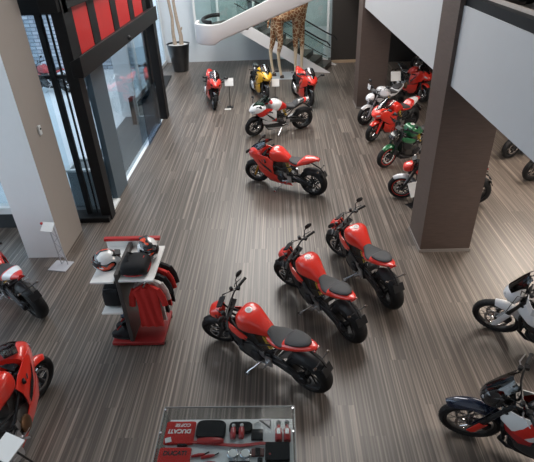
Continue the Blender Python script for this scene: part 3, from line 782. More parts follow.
struct('window_5', MB().box((-3.95, 13.09, 0), (-3.3, 13.11, 3.5)), GLASS)
struct('wall_return_upper', MB().box((-3.95, 13.05, 3.5), (-3.2, 13.15, ZC)), PLASTER)
struct('wall_outside', MB().box((-26, 18.6, -.1), (-5.4, 18.9, 4.6)), BRICK, smooth=False)
struct('floor_vestibule', MB().slab([(-4.3, 7.75), (-3.34, 7.75), (-3.34, 13.0), (-4.3, 13.0)], -.004, .012), mat('entrance_mat', (.10, .11, .12), .7), smooth=False)
# planter outside the side light
pl = empty('planter', (-3.62, 8.15, 0), 0, 0, 'grey planter box with white rim, seen through the entrance side light', 'planter')
MB().box((-.27, -.27, 0), (.27, .27, .74)).build('box', mat('planter_grey', (.16, .19, .22), .6), pl, bevel=.01)
q = MB()
for a, b in (((-.29, -.29, .74), (.29, -.22, .78)), ((-.29, .22, .74), (.29, .29, .78)), ((-.29, -.22, .74), (-.22, .22, .78)), ((.22, -.22, .74), (.29, .22, .78))): q.box(a, b)
q.build('rim', WFRM, pl, smooth=False)
MB().slab([(-.22, -.22), (.22, -.22), (.22, .22), (-.22, .22)], .73, .745).build('soil', mat('planter_soil', (.20, .21, .22), .9, 0, 0, .4, 20), pl, smooth=False)
ap = empty('access_bollard', (-3.87, 12.45, 0), 0, 0, 'slim black access post with steel edge outside the entrance glass', 'bollard')
MB().box((-.06, -.10, 0), (.06, .10, .72)).build('post', FRAME, ap, bevel=.006)
MB().box((.06, -.10, 0), (.075, .10, .74)).build('steel_edge', ALU, ap, smooth=False)
mt = MB().slab([(-4.28, 13.9), (-3.62, 14.4), (-3.80, 17.3), (-4.28, 17.3)], .0, .025).build('floor_mat', mat('mat_black', (.012, .013, .015), .8), smooth=False)
tag(mt, 'black floor mat beyond the entrance by the tree pot', 'mat')
sw = empty('wall_sensor', (-3.5, 6.62, 2.0), 0, 0, 'small white sensor box on the beige side of the left column', 'sensor')
MB().box((0, -.035, -.07), (.03, .035, .07)).build('housing', WFRM, sw, bevel=.008)
MB().ball((.03, 0, .02), .015).build('eye', PLAS, sw)
cs = MB().ball((-2.94, 10.0, 2.62), .045, 14, 8).build('door_sensor', PLAS)
tag(cs, 'small black sensor on the dark header over the entrance', 'sensor')

# ------------------------------------------------------------------ potted tree
pt = empty('potted_tree', (-3.57, 18.0, 0), 0, 0, 'tall bare-trunked tree in a tapering black pot by the far wall', 'potted tree')
MB().lathe([(.25, 0), (.27, .02), (.40, .92), (.42, .95), (.39, .95), (.37, .86), (.01, .86)], (0, 0, 0), 'z', 32).build('pot', mat('pot_black', (.018, .019, .022), .3, 0, .3), pt)
MB().lathe([(.375, .83), (.37, .90), (.20, .915), (.01, .92)], (0, 0, 0), 'z', 24).build('pebbles', mat('pale_pebbles', (.55, .55, .55), .9, 0, 0, .4, 40), pt)
TRUNK = mat('pale_bark', (.36, .29, .23), .8, 0, 0, .3, 12, .3, .4)
for pts, r in ((((-.10, 0, .86), (-.13, .02, 1.3), (-.09, 0, 1.8), (-.15, .02, 2.4), (-.12, 0, 3.2), (-.2, 0, 4.4)), (.075, .06, .055, .05, .045, .03)), (((.12, .02, .86), (.14, 0, 1.2), (.06, .03, 1.7), (.02, .02, 2.3), (.10, .02, 3.1), (.2, 0, 4.3)), (.08, .07, .06, .05, .045, .03))):
    t = MB(); t.tube(pts, list(r), 12)
    if pts[0][0] > 0: t.tube([(.12, 0, 1.35), (.20, -.02, 1.45), (.22, -.02, 1.50)], [.04, .03, .015], 8)
    t.build('trunk', TRUNK, pt)
lf = MB(); random.seed(3)
for k in range(260):
    c = Vector((random.gauss(.1, .16), random.gauss(0, .2), random.uniform(4.1, 5.3))); a = random.uniform(0, 2 * PI)
    d = Vector((math.cos(a), math.sin(a), random.uniform(-.5, .4))) * .22; s = d.cross(Vector((0, 0, 1))).normalized() * .035
    lf.add([c, c + d * .5 + s, c + d, c + d * .5 - s], [(0, 1, 2, 3)])
lf.build('leaves', mat('leaf_green', (.03, .09, .03), .5, 0, 0, .3), pt, smooth=False)['kind'] = 'stuff'

# ------------------------------------------------------------------ staircase
STW = mat('stair_white', (.72, .70, .70), .45, 0, .2, .02, 6)
STD = mat('stair_tread', (.060, .048, .042), .5, 0, 0, .15, 10)
st = empty('staircase', (-.4, 16.6, 0), 0, 0, 'white curved staircase with glass balustrade against the far wall', 'staircase')
O = Vector((-.4, 16.6, 0))
def SP(x, y, z): return (x - O.x, y - O.y, z)
# lower flight: rises to the left behind the giraffe, then a landing, then the upper flight in front
P0 = Vector((1.60, 17.15, 0)); P1 = Vector((-1.35, 18.15, 0)); nst = 9; rise = .172
dirv = (P1 - P0) / nst; nrm = Vector((-dirv.y, dirv.x, 0)).normalized() * -1 * 1.05
if nrm.y < 0: nrm = -nrm
for k in range(nst):
    a = P0 + dirv * k; b = P0 + dirv * (k + 1.12); z = rise * (k + 1)
    tb = MB(); tb.hexa([SP(a.x, a.y, z - .05), SP(b.x, b.y, z - .05), SP(b.x + nrm.x, b.y + nrm.y, z - .05), SP(a.x + nrm.x, a.y + nrm.y, z - .05)], [SP(a.x, a.y, z), SP(b.x, b.y, z), SP(b.x + nrm.x, b.y + nrm.y, z), SP(a.x + nrm.x, a.y + nrm.y, z)])
    tb.build('tread', STD, st, smooth=False)
rb = MB()
for k in range(nst):
    a = P0 + dirv * k; z = rise * k; d = dirv.normalized() * .02
    rb.hexa([SP(a.x, a.y, z), SP(a.x + d.x, a.y + d.y, z), SP(a.x + d.x + nrm.x, a.y + d.y + nrm.y, z), SP(a.x + nrm.x, a.y + nrm.y, z)], [SP(a.x, a.y, z + rise - .05), SP(a.x + d.x, a.y + d.y, z + rise - .05), SP(a.x + d.x + nrm.x, a.y + d.y + nrm.y, z + rise - .05), SP(a.x + nrm.x, a.y + nrm.y, z + rise - .05)])
rb.build('riser', mat('stair_riser', (.10, .085, .075), .5), st, smooth=False)
for off, nm in ((Vector((0, 0, 0)), 'stringer'), (nrm, 'stringer')):
    g = []
    for k in range(11):
        t = -.06 + 1.08 * k / 10; p = P0 + (P1 - P0) * t + off; zt = max(.0, rise * nst * t + .10); zb = max(0, zt - .42)
        g.append([SP(p.x, p.y, zb), SP(p.x, p.y, (zb + zt) / 2), SP(p.x, p.y, zt)])
    MB().sheet(g, (0, -.06 if off.y == 0 else .06, 0)).build(nm, STW, st)
    gb = MB(); g = []
    for k in range(11):
        t = .02 + 1.0 * k / 10; p = P0 + (P1 - P0) * t + off; z0 = rise * nst * t + .10
        g.append([SP(p.x, p.y, z0), SP(p.x, p.y, z0 + .42), SP(p.x, p.y, z0 + .85)])
    gb.sheet(g, (0, -.012, 0)); gb.build('glass_balustrade', GLASSG, st)
    hr = []
    for k in range(13):
        t = -.02 + 1.06 * k / 12; p = P0 + (P1 - P0) * t + off; hr.append(SP(p.x, p.y - .03, rise * nst * max(t, 0) + 1.0))
    hr.insert(0, (hr[0][0] + .10, hr[0][1], hr[0][2] - .12))
    MB().tube(hr, .026, 8).build('handrail', FRAME, st)
    hr2 = [(a, b, c - .45) for a, b, c in hr[1:]]
    MB().tube(hr2, .014, 6).build('lower_rail', FRAME, st)
# upper flight and landing: white curved parapet, one continuous band
path = []
Yf, Yb = 15.0, 18.2
path += [(-2.50, Yf + 1.0, 1.46, 2.0)]
for k in range(13):
    a = PI + PI * .5 * k / 12
    path.append((-1.90 + .60 * math.cos(a), Yf + .62 + .62 * math.sin(a), 1.42 + .01 * k / 12, 2.0))
xs = -1.86
for k in range(1, 31):
    x = xs + (k / 30) * 6.0; path.append((x, Yf, 1.43 + max(0, (x + 2.05)) * .365, 1.99 + max(0, (x + 1.75)) * .415))
path2 = path
g = [[SP(x, y, zb), SP(x, y, zb * .5 + zt * .5), SP(x, y, zt)] for x, y, zb, zt in path2]
inner = []
for i, (x, y, zb, zt) in enumerate(path2):
    a = Vector(path2[max(i - 1, 0)][:2]); b = Vector(path2[min(i + 1, len(path2) - 1)][:2]); t = (b - a).normalized(); n = Vector((-t.y, t.x)) * .09
    inner.append((x + n.x, y + n.y, zb, zt))
rings = []
for (x, y, zb, zt), (xi, yi, _, _) in zip(path2, inner):
    rings.append([SP(x, y, zb + .04), SP(x, y, zt - .01), SP(x * .75 + xi * .25, y * .75 + yi * .25, zt), SP(xi, yi, zt), SP(xi, yi, zb), SP(x * .6 + xi * .4, y * .6 + yi * .4, zb)])
MB().rings(rings).build('parapet', STW, st, angle=50)
# soffit/landing slab and upper steps
ls = MB(); ls.slab([SP(-2.38, 15.65, 0)[:2], SP(-1.95, 15.1, 0)[:2], SP(-1.8, 15.1, 0)[:2], SP(-1.3, 16.5, 0)[:2], SP(-1.2, 18.6, 0)[:2], SP(-1.9, 18.6, 0)[:2], SP(-2.38, 18.1, 0)[:2]], 1.52, 1.58); ls.build('landing', STD, st, smooth=False)
for k in range(14):
    x = -1.2 + .30 * k; z = 1.98 + .30 * .38 * k
    MB().box(SP(x, Yf + .09, z - .16), SP(x + .34, Yf + 1.05, z)).build('tread', STD, st, smooth=False)
g = [[SP(x, Yf + .09, 1.43 + (x + 2.05) * .365), SP(x, Yf + 1.1, 1.43 + (x + 2.05) * .365)] for x in (-1.3, 0, 1.3, 2.6, 4.1)]
MB().sheet(g, (0, 0, .04)).build('soffit', mat('stair_soffit', (.55, .50, .49), .6), st)
gp = [(x, y + .05, zt) for x, y, zb, zt in path[1:]]
MB().sheet([[SP(x, y, z), SP(x, y, z + .75)] for x, y, z in gp[12:]], (0, .012, 0)).build('glass_balustrade', GLASSG, st)
hr = [SP(x + (.0), y + .02, z + .06) for x, y, z in gp[:14]]
MB().tube([SP(x, y, z + .80) for x, y, z in gp[12:]], .026, 8).build('handrail', FRAME, st)
MB().tube([SP(-1.95 + .38 * math.cos(a), 16.3 + .75 * math.sin(a), 1.98) for a in [PI * .45 + PI * 1.0 * k / 14 for k in range(15)]], .06, 8).build('landing_rail', FRAME, st)

# glass partition behind the stairs
gp_ = struct('glass_partition', MB().box((-3.05, 18.92, 1.2), (1.90, 18.94, 4.5)), GLASSG, smooth=False)
fr_ = MB()
for x in (-3.05, -2.2, -.9, .5, 1.80): fr_.box((x, 18.88, .9 if x < 1.7 else 0), (x + .08, 18.98, 4.5))
fr_.build('frame', WFRM, gp_, smooth=False)
rl = MB()
for k in range(3): rl.tube([(-1.6, 18.75, 2.3 + .4 * k), (1.4, 18.75, 3.6 + .4 * k)], .02, 6)
rl.build('rail', FRAME, gp_)

# ------------------------------------------------------------------ giraffe statue
def giraffe_material():
    m, nt, b = principled_tex('giraffe_hide')
    N = nt.nodes.new; Lk = nt.links.new
    tc = N('ShaderNodeTexCoord'); vo = N('ShaderNodeTexVoronoi'); vo.feature = 'DISTANCE_TO_EDGE'; vo.inputs['Scale'].default_value = 8.5
    Lk(tc.outputs['Object'], vo.inputs['Vector'])
    cr = N('ShaderNodeValToRGB'); e = cr.color_ramp.elements
    e[0].position = .05; e[0].color = (.74, .58, .38, 1); e[1].position = .09; e[1].color = (.30, .12, .045, 1)
    Lk(vo.outputs['Distance'], cr.inputs['Fac'])
    sx = N('ShaderNodeSeparateXYZ'); Lk(tc.outputs['Object'], sx.inputs[0])
    mr = N('ShaderNodeMapRange'); mr.inputs['From Min'].default_value = .78; mr.inputs['From Max'].default_value = .98; Lk(sx.outputs['Z'], mr.inputs['Value'])
    mx = N('ShaderNodeMix'); mx.data_type = 'RGBA'; mx.inputs[6].default_value = (.78, .64, .46, 1)
    Lk(mr.outputs['Result'], mx.inputs['Factor']); Lk(cr.outputs['Color'], mx.inputs[7]); Lk(mx.outputs[2], b.inputs['Base Color'])
    b.inputs['Roughness'].default_value = .6
    return m

def skin(name, verts, edges, radii, m, parent, root_i=0, sub=2):
    me = bpy.data.meshes.new(name); me.from_pydata([Vector(v) for v in verts], edges, [])
    o = bpy.data.objects.new(name, me); COL.objects.link(o)
    md = o.modifiers.new('skin', 'SKIN')
    md.use_smooth_shade = True
    sk = me.skin_vertices[0] if me.skin_vertices else None
    if sk is None:
        bm = bmesh.new(); bm.from_mesh(me); bm.verts.layers.skin.verify(); bm.to_mesh(me); bm.free(); sk = me.skin_vertices[0]
    for i, r in enumerate(radii):
        sk.data[i].radius = r if isinstance(r, tuple) else (r, r)
        sk.data[i].use_root = (i == root_i)
    ss = o.modifiers.new('sub', 'SUBSURF'); ss.levels = sub; ss.render_levels = sub
    dg = bpy.context.evaluated_depsgraph_get()
    me2 = bpy.data.meshes.new_from_object(o.evaluated_get(dg))
    bpy.data.objects.remove(o)
    me2.materials.clear(); me2.materials.append(m)
    me2.polygons.foreach_set('use_smooth', [True] * len(me2.polygons))
    o2 = bpy.data.objects.new(name, me2); COL.objects.link(o2); o2.parent = parent
    return o2
GIRM = giraffe_material()
gi = empty('giraffe_statue', (.25, 16.75, 0), 0, 0, 'life-like spotted giraffe statue standing before the stairs, seen below the white parapet', 'statue')
def G(x, y, z): return (x - .25, y - 16.75, z)
V = []; Ed = []; Rr = []
def addv(p, r, par=None):
    V.append(G(*p)); Rr.append(r)
    if par is not None: Ed.append((par, len(V) - 1))
    return len(V) - 1
pel = addv((.04, 16.68, 2.0), .24)
mid = addv((.38, 16.82, 2.02), .27, pel); che = addv((.70, 16.95, 2.14), .28, mid)
nk = addv((.88, 17.0, 2.5), .20, che); n2 = addv((1.02, 17.05, 3.1), .15, nk); n3 = addv((1.12, 17.08, 3.8), .12, n2); n4 = addv((1.2, 17.1, 4.4), .11, n3)
hd_ = addv((1.36, 17.12, 4.55), .11, n4); mz = addv((1.62, 17.15, 4.38), .07, hd_)
tlb = addv((-.24, 16.58, 2.05), .05, pel); tl2 = addv((-.32, 16.55, 1.6), .025, tlb)
for dx, dy in ((-.20, .10), (.06, -.18)):
    a = addv((.0 + dx * .5, 16.70 + dy * .7, 1.62), .15, pel); b_ = addv((.03 + dx, 16.7 + dy, 1.15), .095, a)
    c = addv((-.06 + dx, 16.7 + dy, .80), .062, b_); d = addv((-.03 + dx, 16.7 + dy, .42), .048, c); e_ = addv((.02 + dx, 16.7 + dy, .13), .045, d); addv((.03 + dx, 16.7 + dy, .06), .055, e_)
for dx, dy in ((-.10, -.02), (.12, .12)):
    a = addv((.68 + dx * .6, 16.92 + dy, 1.62), .15, che); b_ = addv((.68 + dx, 16.92 + dy, 1.15), .10, a)
    c = addv((.69 + dx, 16.92 + dy, .82), .070, b_); d = addv((.67 + dx, 16.92 + dy, .42), .050, c); e_ = addv((.68 + dx, 16.92 + dy, .13), .046, d); addv((.70 + dx, 16.92 + dy, .06), .056, e_)
skin('body', V, Ed, Rr, GIRM, gi)
HOOF = mat('hoof_dark', (.05, .035, .03), .5)
for x, y in ((-.15, 16.80), (.11, 16.52), (.60, 16.90), (.82, 17.04)):
    MB().lathe([(.075, .0), (.075, .02), (.058, .09), (.02, .10)], G(x, y, .02), 'z', 14).build('hoof', HOOF, gi)
for s in (-1, 1):
    MB().tube([G(1.30, 17.11 + s * .05, 4.64), G(1.28, 17.11 + s * .06, 4.80)], [.02, .026], 8).build('horn', HOOF, gi)
    e = MB(); e.ball(G(1.24, 17.1 + s * .15, 4.58), .09, 10, 6, (.35, 1, .5)); e.build('ear', GIRM, gi)
    MB().ball(G(1.46, 17.13 + s * .085, 4.53), .022).build('eye', BLKP, gi)
MB().slab([G(-.42, 16.38, 0)[:2], G(.94, 16.28, 0)[:2], G(1.1, 17.3, 0)[:2], G(-.36, 17.3, 0)[:2]], 0, .02).build('base_plate', mat('statue_base', (.40, .43, .46), .4), gi, smooth=False)

# ------------------------------------------------------------------ merchandise rack
RK_RED = mat('rack_red', (.42, .016, .016), .4, 0, .2); RK_PAN = mat('rack_panel', (.075, .07, .068), .4, .2); RK_W = mat('rack_white', (.78, .78, .77), .45)
rk = empty('merchandise_rack', (-1.85, 4.62, 0), 0, 0, 'clothing and helmet rack with white shelves, dark centre panel and red base', 'display rack')
def K(x, y, z): return (x + 1.85, y - 4.62, z)
MB().box(K(-2.15, 4.27, .02), K(-1.50, 4.86, .07)).build('base', mat('rack_base_red', (.26, .012, .012), .5), rk, bevel=.008)
MB().box(K(-1.92, 4.29, .07), K(-1.87, 4.96, 1.12)).build('centre_panel', RK_PAN, rk, bevel=.006)
MB().box(K(-2.20, 4.96, .40), K(-1.58, 5.0, 1.14)).build('back_panel', RK_W, rk, bevel=.004)
MB().box(K(-2.22, 4.945, 1.14), K(-1.52, 5.0, 1.18)).build('top_bar', RK_RED, rk, bevel=.004)
for z, x0 in ((1.03, -2.19), (.54, -2.17)):
    MB().box(K(x0, 4.24 + (.0 if z > 1 else .03), z), K(-1.92, 4.96, z + .022)).build('shelf', RK_W, rk, bevel=.003)
MB().box(K(-1.87, 4.26, 1.03), K(-1.47, 4.96, 1.052)).build('shelf', RK_W, rk, bevel=.003)
MB().tube([K(-1.62, 4.31, .92), K(-1.535, 4.94, .92)], .012, 8).build('hanging_rail', STEEL, rk)
ft = MB()
for x in (-2.1, -1.52):
    for y in (4.32, 4.80): ft.lathe([(.025, 0), (.025, .02)], K(x, y, 0), 'z', 10)
ft.build('foot', FRAME, rk)

def helmet_material():
    m, nt, b = principled_tex('helmet_graphic')
    N = nt.nodes.new; Lk = nt.links.new
    tc = N('ShaderNodeTexCoord'); mp = N('ShaderNodeMapping'); mp.inputs['Scale'].default_value = (4.5, 4.5, 8); Lk(tc.outputs['Object'], mp.inputs['Vector'])
    nz = N('ShaderNodeTexNoise'); nz.inputs['Scale'].default_value = 1; nz.inputs['Detail'].default_value = 1.0; Lk(mp.outputs['Vector'], nz.inputs['Vector'])
    cr = N('ShaderNodeValToRGB'); cr.color_ramp.interpolation = 'CONSTANT'; e = cr.color_ramp.elements
    e[0].position = 0; e[0].color = (.78, .78, .78, 1); e[1].position = .52; e[1].color = (.75, .07, .02, 1)
    k = e.new(.44); k.color = (.02, .02, .022, 1); k = e.new(.60); k.color = (.78, .78, .78, 1)
    Lk(nz.outputs['Fac'], cr.inputs['Fac']); Lk(cr.outputs['Color'], b.inputs['Base Color'])
    b.inputs['Roughness'].default_value = .25; b.inputs['Coat Weight'].default_value = .8
    return m
HELM = helmet_material()
def helmet(loc, rz, label, tilt=0):
    h = empty('helmet', loc, rz, tilt, label, 'helmet', 'racing helmets on the rack')
    s = MB(); rings = []
    for i in range(13):
        a = -.62 + (PI / 2 + .62) * i / 12; r = max(.13 * math.cos(a), .001)
        rings.append([(r * 1.12 * math.cos(t) + .01 + (.02 * math.cos(t) if i < 5 else 0), r * .96 * math.sin(t), .125 + .135 * math.sin(a) - (.02 if i < 3 and math.cos(t) < -.3 else 0)) for t in [2 * PI * k / 24 for k in range(24)]])
    s.rings(rings); s.build('shell', HELM, h)
    v = MB(); g = []
    for i in range(5):
        a = -.12 + .55 * i / 4; r = .133 * math.cos(a)
        g.append([(r * 1.16 * math.cos(t) + .012, r * .99 * math.sin(t), .125 + .135 * math.sin(a)) for t in [-1.15 + 2.3 * k / 12 for k in range(13)]])
    v.sheet(g, (.006, 0, 0)); v.build('visor', mat('visor_dark', (.02, .02, .025), .1, .3, 1), h)
    t = MB(); t.ringlathe([(.098, .040), (.102, .046), (.108, .040), (.104, .030)], (.012, 0, 0), 'z', 24); t.build('neck_trim', PLAS, h)
    sp = MB(); sp.sheet([[(-.10, y, .20), (-.165, y * .8, .185)] for y in (-.06, -.03, 0, .03, .06)], (0, 0, .012)); sp.build('spoiler', PLAS, h)
    return h
helmet((-2.06, 4.55, 1.022), math.radians(200), 'red, white and black helmet alone on the left white shelf of the rack')
helmet((-1.62, 4.74, 1.052), math.radians(-60), 'red, white and black helmet behind the backpack on top of the rack', 0)
BAGM = mat('bag_fabric', (.014, .014, .016), .75, 0, 0, .25, 60, .25, .2)
bp_ = empty('backpack', (-1.70, 4.46, 1.052), 0, 0, 'black backpack with red piping lying on top of the rack', 'backpack')
MB().loft([(-.155, .10, .01, .10, 2.6), (-.13, .155, 0, .16, 3), (0, .17, 0, .18, 3), (.12, .16, 0, .165, 3), (.15, .11, .01, .11, 2.6)], 24, 3).build('body', BAGM, bp_)
pz = []
for k in range(32):
    a = 2 * PI * k / 32; pz.append((.155 * math.copysign(abs(math.cos(a)) ** .7, math.cos(a)), .176 * math.copysign(abs(math.sin(a)) ** .7, math.sin(a)), .045))
MB().tube(pz, .007, 6, True).build('piping', RK_RED, bp_)
st_ = MB(); st_.tube([(-.06, -.06, .165), (-.09, -.02, .21), (-.09, .06, .21), (-.05, .11, .16)], .012, 6); st_.build('strap', BAGM, bp_)
MB().tube([(.02, -.16, .09), (.09, -.10, .16), (.10, .05, .17)], .005, 5).build('logo_line', RK_RED, bp_)
bg = empty('shoulder_bag', (-2.03, 4.58, .562), 0, 0, 'black bag on the middle white shelf of the rack', 'bag')
MB().loft([(-.11, .22, .01, .25, 4), (-.09, .25, 0, .31, 4), (.07, .25, 0, .31, 4), (.09, .22, .01, .25, 4)], 24, 2).build('body', BAGM, bg)
MB().tube([(0, -.10, .30), (0, -.07, .36), (0, .07, .36), (0, .10, .30)], .012, 6).build('handle', BAGM, bg)
MB().tube([(-.09, -.22, .285), (.0, -.23, .305), (.07, -.22, .285)], .006, 5).build('zip', DKM, bg)
# boots on the lowest shelf and base
def boot(x, y, z, rz, label, m):
    b = empty('riding_shoe', (x, y, z), rz, 0, label, 'shoe', 'riding shoes on the rack')
    b.scale = (1.05, 1.15, 1.5)
    MB().loft([(-.125, .03, .012, .075, 2.4), (-.10, .043, .012, .11, 2.8), (-.03, .042, .012, .12, 2.8), (.05, .048, .012, .075, 2.6), (.11, .042, .012, .055, 2.4), (.135, .02, .014, .04, 2.2)], 18, 3).build('upper', m, b)
    MB().loft([(-.13, .032, 0, .016, 3), (-.08, .045, 0, .016, 3), (.05, .052, 0, .016, 3), (.13, .03, 0, .018, 3)], 16, 2).build('sole', RUB, b)
    MB().tube([(.02, -.03, .10), (.04, .03, .095)], .006, 5).build('lace', RK_RED, b)
    MB().lathe([(.040, .10), (.044, .15), (.038, .15), (.034, .10)], (-.07, 0, 0), 'z', 14).build('ankle', m, b)
BLUF = mat('shoe_blue_grey', (.035, .05, .08), .6)
boot(-2.02, 4.72, .07, math.radians(165), 'dark blue riding shoe on the red base of the rack, front one of the pair', BLUF)
boot(-2.01, 4.86, .07, math.radians(160), 'dark blue riding shoe on the red base of the rack, back one of the pair', BLUF)
boot(-2.03, 4.38, .07, math.radians(170), 'black riding shoe on the red base of the rack, front one of the pair', BAGM)
boot(-2.02, 4.52, .07, math.radians(166), 'black riding shoe on the red base of the rack, back one of the pair', BAGM)
# hanging shirts
def shirt(y, m, label, dz=0.0, sl=.0):
    s = empty('hanging_shirt', (-1.615 + .14 * (y - 4.36), y, .92), 0, 0, label, 'shirt', 'shirts hanging on the rack')
    s.scale = (.79, .84, .95)
    rows = []
    prof = [(-.02, .06), (-.06, .15), (-.10, .205), (-.20, .17), (-.35, .165), (-.55, .17), (-.68 + dz, .175)]
    for z, w in prof:
        rows.append([(w * t, -.028 + .012 * math.sin(t * 9 + z * 7) - (.0 if z < -.1 else .0), z) for t in [-1 + k / 6 for k in range(13)]])
    b = MB(); b.sheet(rows, (0, .05, 0)); b.build('shirt_body', m, s)
    for sd in (-1, 1):
        q = MB(); q.tube([(sd * .165, 0, -.09), (sd * .225, 0, -.20), (sd * .25, -.005, -.34)], [.055, .052, .05], 10)
        for i in range(len(q.v)): q.v[i].y *= .55
        q.build('sleeve', m, s)
    hg = MB(); hg.tube([(0, 0, .013), (.02, 0, .035), (0, 0, .05), (-.012, 0, .035), (-.004, 0, .0), (0, 0, -.03)], .004, 5); hg.tube([(-.16, 0, -.085), (0, 0, -.03), (.16, 0, -.085)], .006, 5); hg.build('hanger', STEEL, s)
    MB().ringlathe([(.065, -.02), (.072, -.035), (.06, -.04)], (0, 0, -.01), 'z', 16).build('collar', m, s)
REDC = mat('cloth_red', (.52, .03, .025), .8, 0, 0, .1, 40, .3); WHC = mat('cloth_grey_white', (.62, .60, .58), .8, 0, 0, .08, 40, .3); BKC = mat('cloth_black', (.02, .02, .022), .8, 0, 0, .1, 40, .3)
shirt(4.36, REDC, 'red shirt at the front of the rack')
shirt(4.47, WHC, 'pale grey shirt hanging behind the front red one')
shirt(4.58, BKC, 'black shirt hanging behind the pale grey one', .03)
shirt(4.69, REDC, 'red jacket hanging farther back on the rack', .05)
shirt(4.80, BKC, 'black jacket hanging at the back of the rack', .02)

# ------------------------------------------------------------------ info stands and cards
def stand(name, foot, card_c, card_s, label, rot=(0, 0, 0), lattice=False):
    r = empty(name, (foot[0], foot[1], 0), rot[2], 0, label, 'sign stand')
    cx, cy, cz = card_c[0], card_c[1], card_c[2]
    MB().cbox((0, 0, .008), (.30, .26, .016) if lattice else (.20, .16, .012)).build('base', DKM if not lattice else mat('stand_grey', (.45, .46, .50), .45), r, bevel=.003)
    p = MB(); gm = mat('stand_grey', (.45, .46, .50), .45)
    if lattice:
        top = Vector((cx, cy, cz))
        for s in (-1, 1): p.tube([(.04 + s * .055, .05, .016), (cx + .03 + s * .04, cy + .02, cz)], .009, 6)
        for k in range(7):
            a = Vector((.04 + .055 * (1 if k % 2 else -1), .05, .016)).lerp(Vector((cx + .03 + .04 * (1 if k % 2 else -1), cy + .02, cz)), k / 7)
            b = Vector((.04 + .055 * (-1 if k % 2 else 1), .05, .016)).lerp(Vector((cx + .03 + .04 * (-1 if k % 2 else 1), cy + .02, cz)), (k + 1) / 7)
            p.tube([a, b], .006, 5)
    else:
        p.tube([(0, 0, .01), (cx, cy, cz)], .009, 8)
    p.build('post', gm if lattice else DKM, r)
    R = Matrix.Rotation(math.radians(rot[0]), 3, 'X')
    MB().cbox((cx, cy - .01, cz), (card_s[0], card_s[1], .012), R).build('card', PAPER, r, bevel=.002)
    return r
i1 = stand('info_stand', (-3.47, 6.0), (-.02, .02, .72), (.19, .15), 'grey lattice info stand with tilted white card beside the left column', (38, 0, math.radians(-10)), True)
MB().ball((-.13, .04, .755), .022, 10, 6).build('red_clip', RK_RED, i1)
stand('info_stand', (-1.42, 13.62), (.02, 0, .72), (.24, .22), 'white info card on a thin stand right of the left red sport motorcycle', (62, 0, 0))
stand('info_stand', (-.13, 14.35), (0.03, 0, .46), (.22, .22), 'white info card on a short stand right of the yellow motorcycle', (62, 0, 0))
stand('info_stand', (3.10, 13.02), (0, -.02, .90), (.26, .25), 'white info card on a stand in front of the black wall by the far column', (62, 0, 0))
stand('info_stand', (2.38, 7.66), (0, 0, .34), (.26, .26), 'white info card low in front of the red and black motorcycle by the big column', (58, 0, math.radians(25)))
stand('info_stand', (-2.28, 2.62), (.10, -.26, .86), (.21, .20), 'white info card on a thin stand in the bottom left corner', (12, 0, math.radians(-22)))
tag(MB().cbox((-1.47, 13.42, .006), (.18, .09, .01)).build('floor_label', PAPER, smooth=False), 'small white label lying on the floor by the left red sport motorcycle', 'label')

# ------------------------------------------------------------------ glass display case
dc = empty('display_case', (-.487, 2.30, 0), 0, 0, 'low glass-topped display table holding accessories at the bottom of the picture', 'display case')
CW = .555; CY0, CY1 = -.60, .372; ZT = .80; ZG = .90
MB().box((-.515, CY0 + .02, ZT - .05), (.54, .325, ZT)).build('tray', mat('tray_white', (.66, .66, .66), .5), dc, bevel=.004)
MB().box((-.46, -.52, .03), (.46, .24, ZT - .05)).build('pedestal', mat('pedestal_dark', (.03, .03, .03), .5), dc, bevel=.006)
MB().box((-.50, -.56, 0), (.50, .28, .03)).build('plinth', FRAME, dc, bevel=.004)
MB().box((-CW, CY0, ZG), (CW, CY1, ZG + .008)).build('glass_top', glass('case_glass', (.80, .83, .84), .010), dc, smooth=False)
for s in (-1, 1):
    MB().box((s * CW - .004, CY0, .10), (s * CW + .004, CY1, ZG)).build('glass_side', glass('case_side_glass', (.86, .90, .90), .08), dc, smooth=False)
    eb = MB(); eb.box((s * (CW + .003) - .004, CY0, ZG + .008), (s * (CW + .003) + .004, CY1, ZG + .011)); eb.build('glass_edge', mat('glass_edge_grey', (.16, .17, .17), .4), dc, smooth=False)
eb = MB(); eb.box((-CW, CY1 - .004, ZG - .002), (CW, CY1 + .003, ZG + .010)); eb.build('glass_edge', mat('glass_edge_grey', (.16, .17, .17), .4), dc, smooth=False)
for x in (-CW + .012, CW - .012):
    for y in (CY1 - .03, .12, -.3):
        MB().lathe([(.010, 0), (.010, .012), (.006, .016), (.001, .016)], (x, y, ZG + .008), 'z', 14).build('glass_bolt', STEEL, dc)

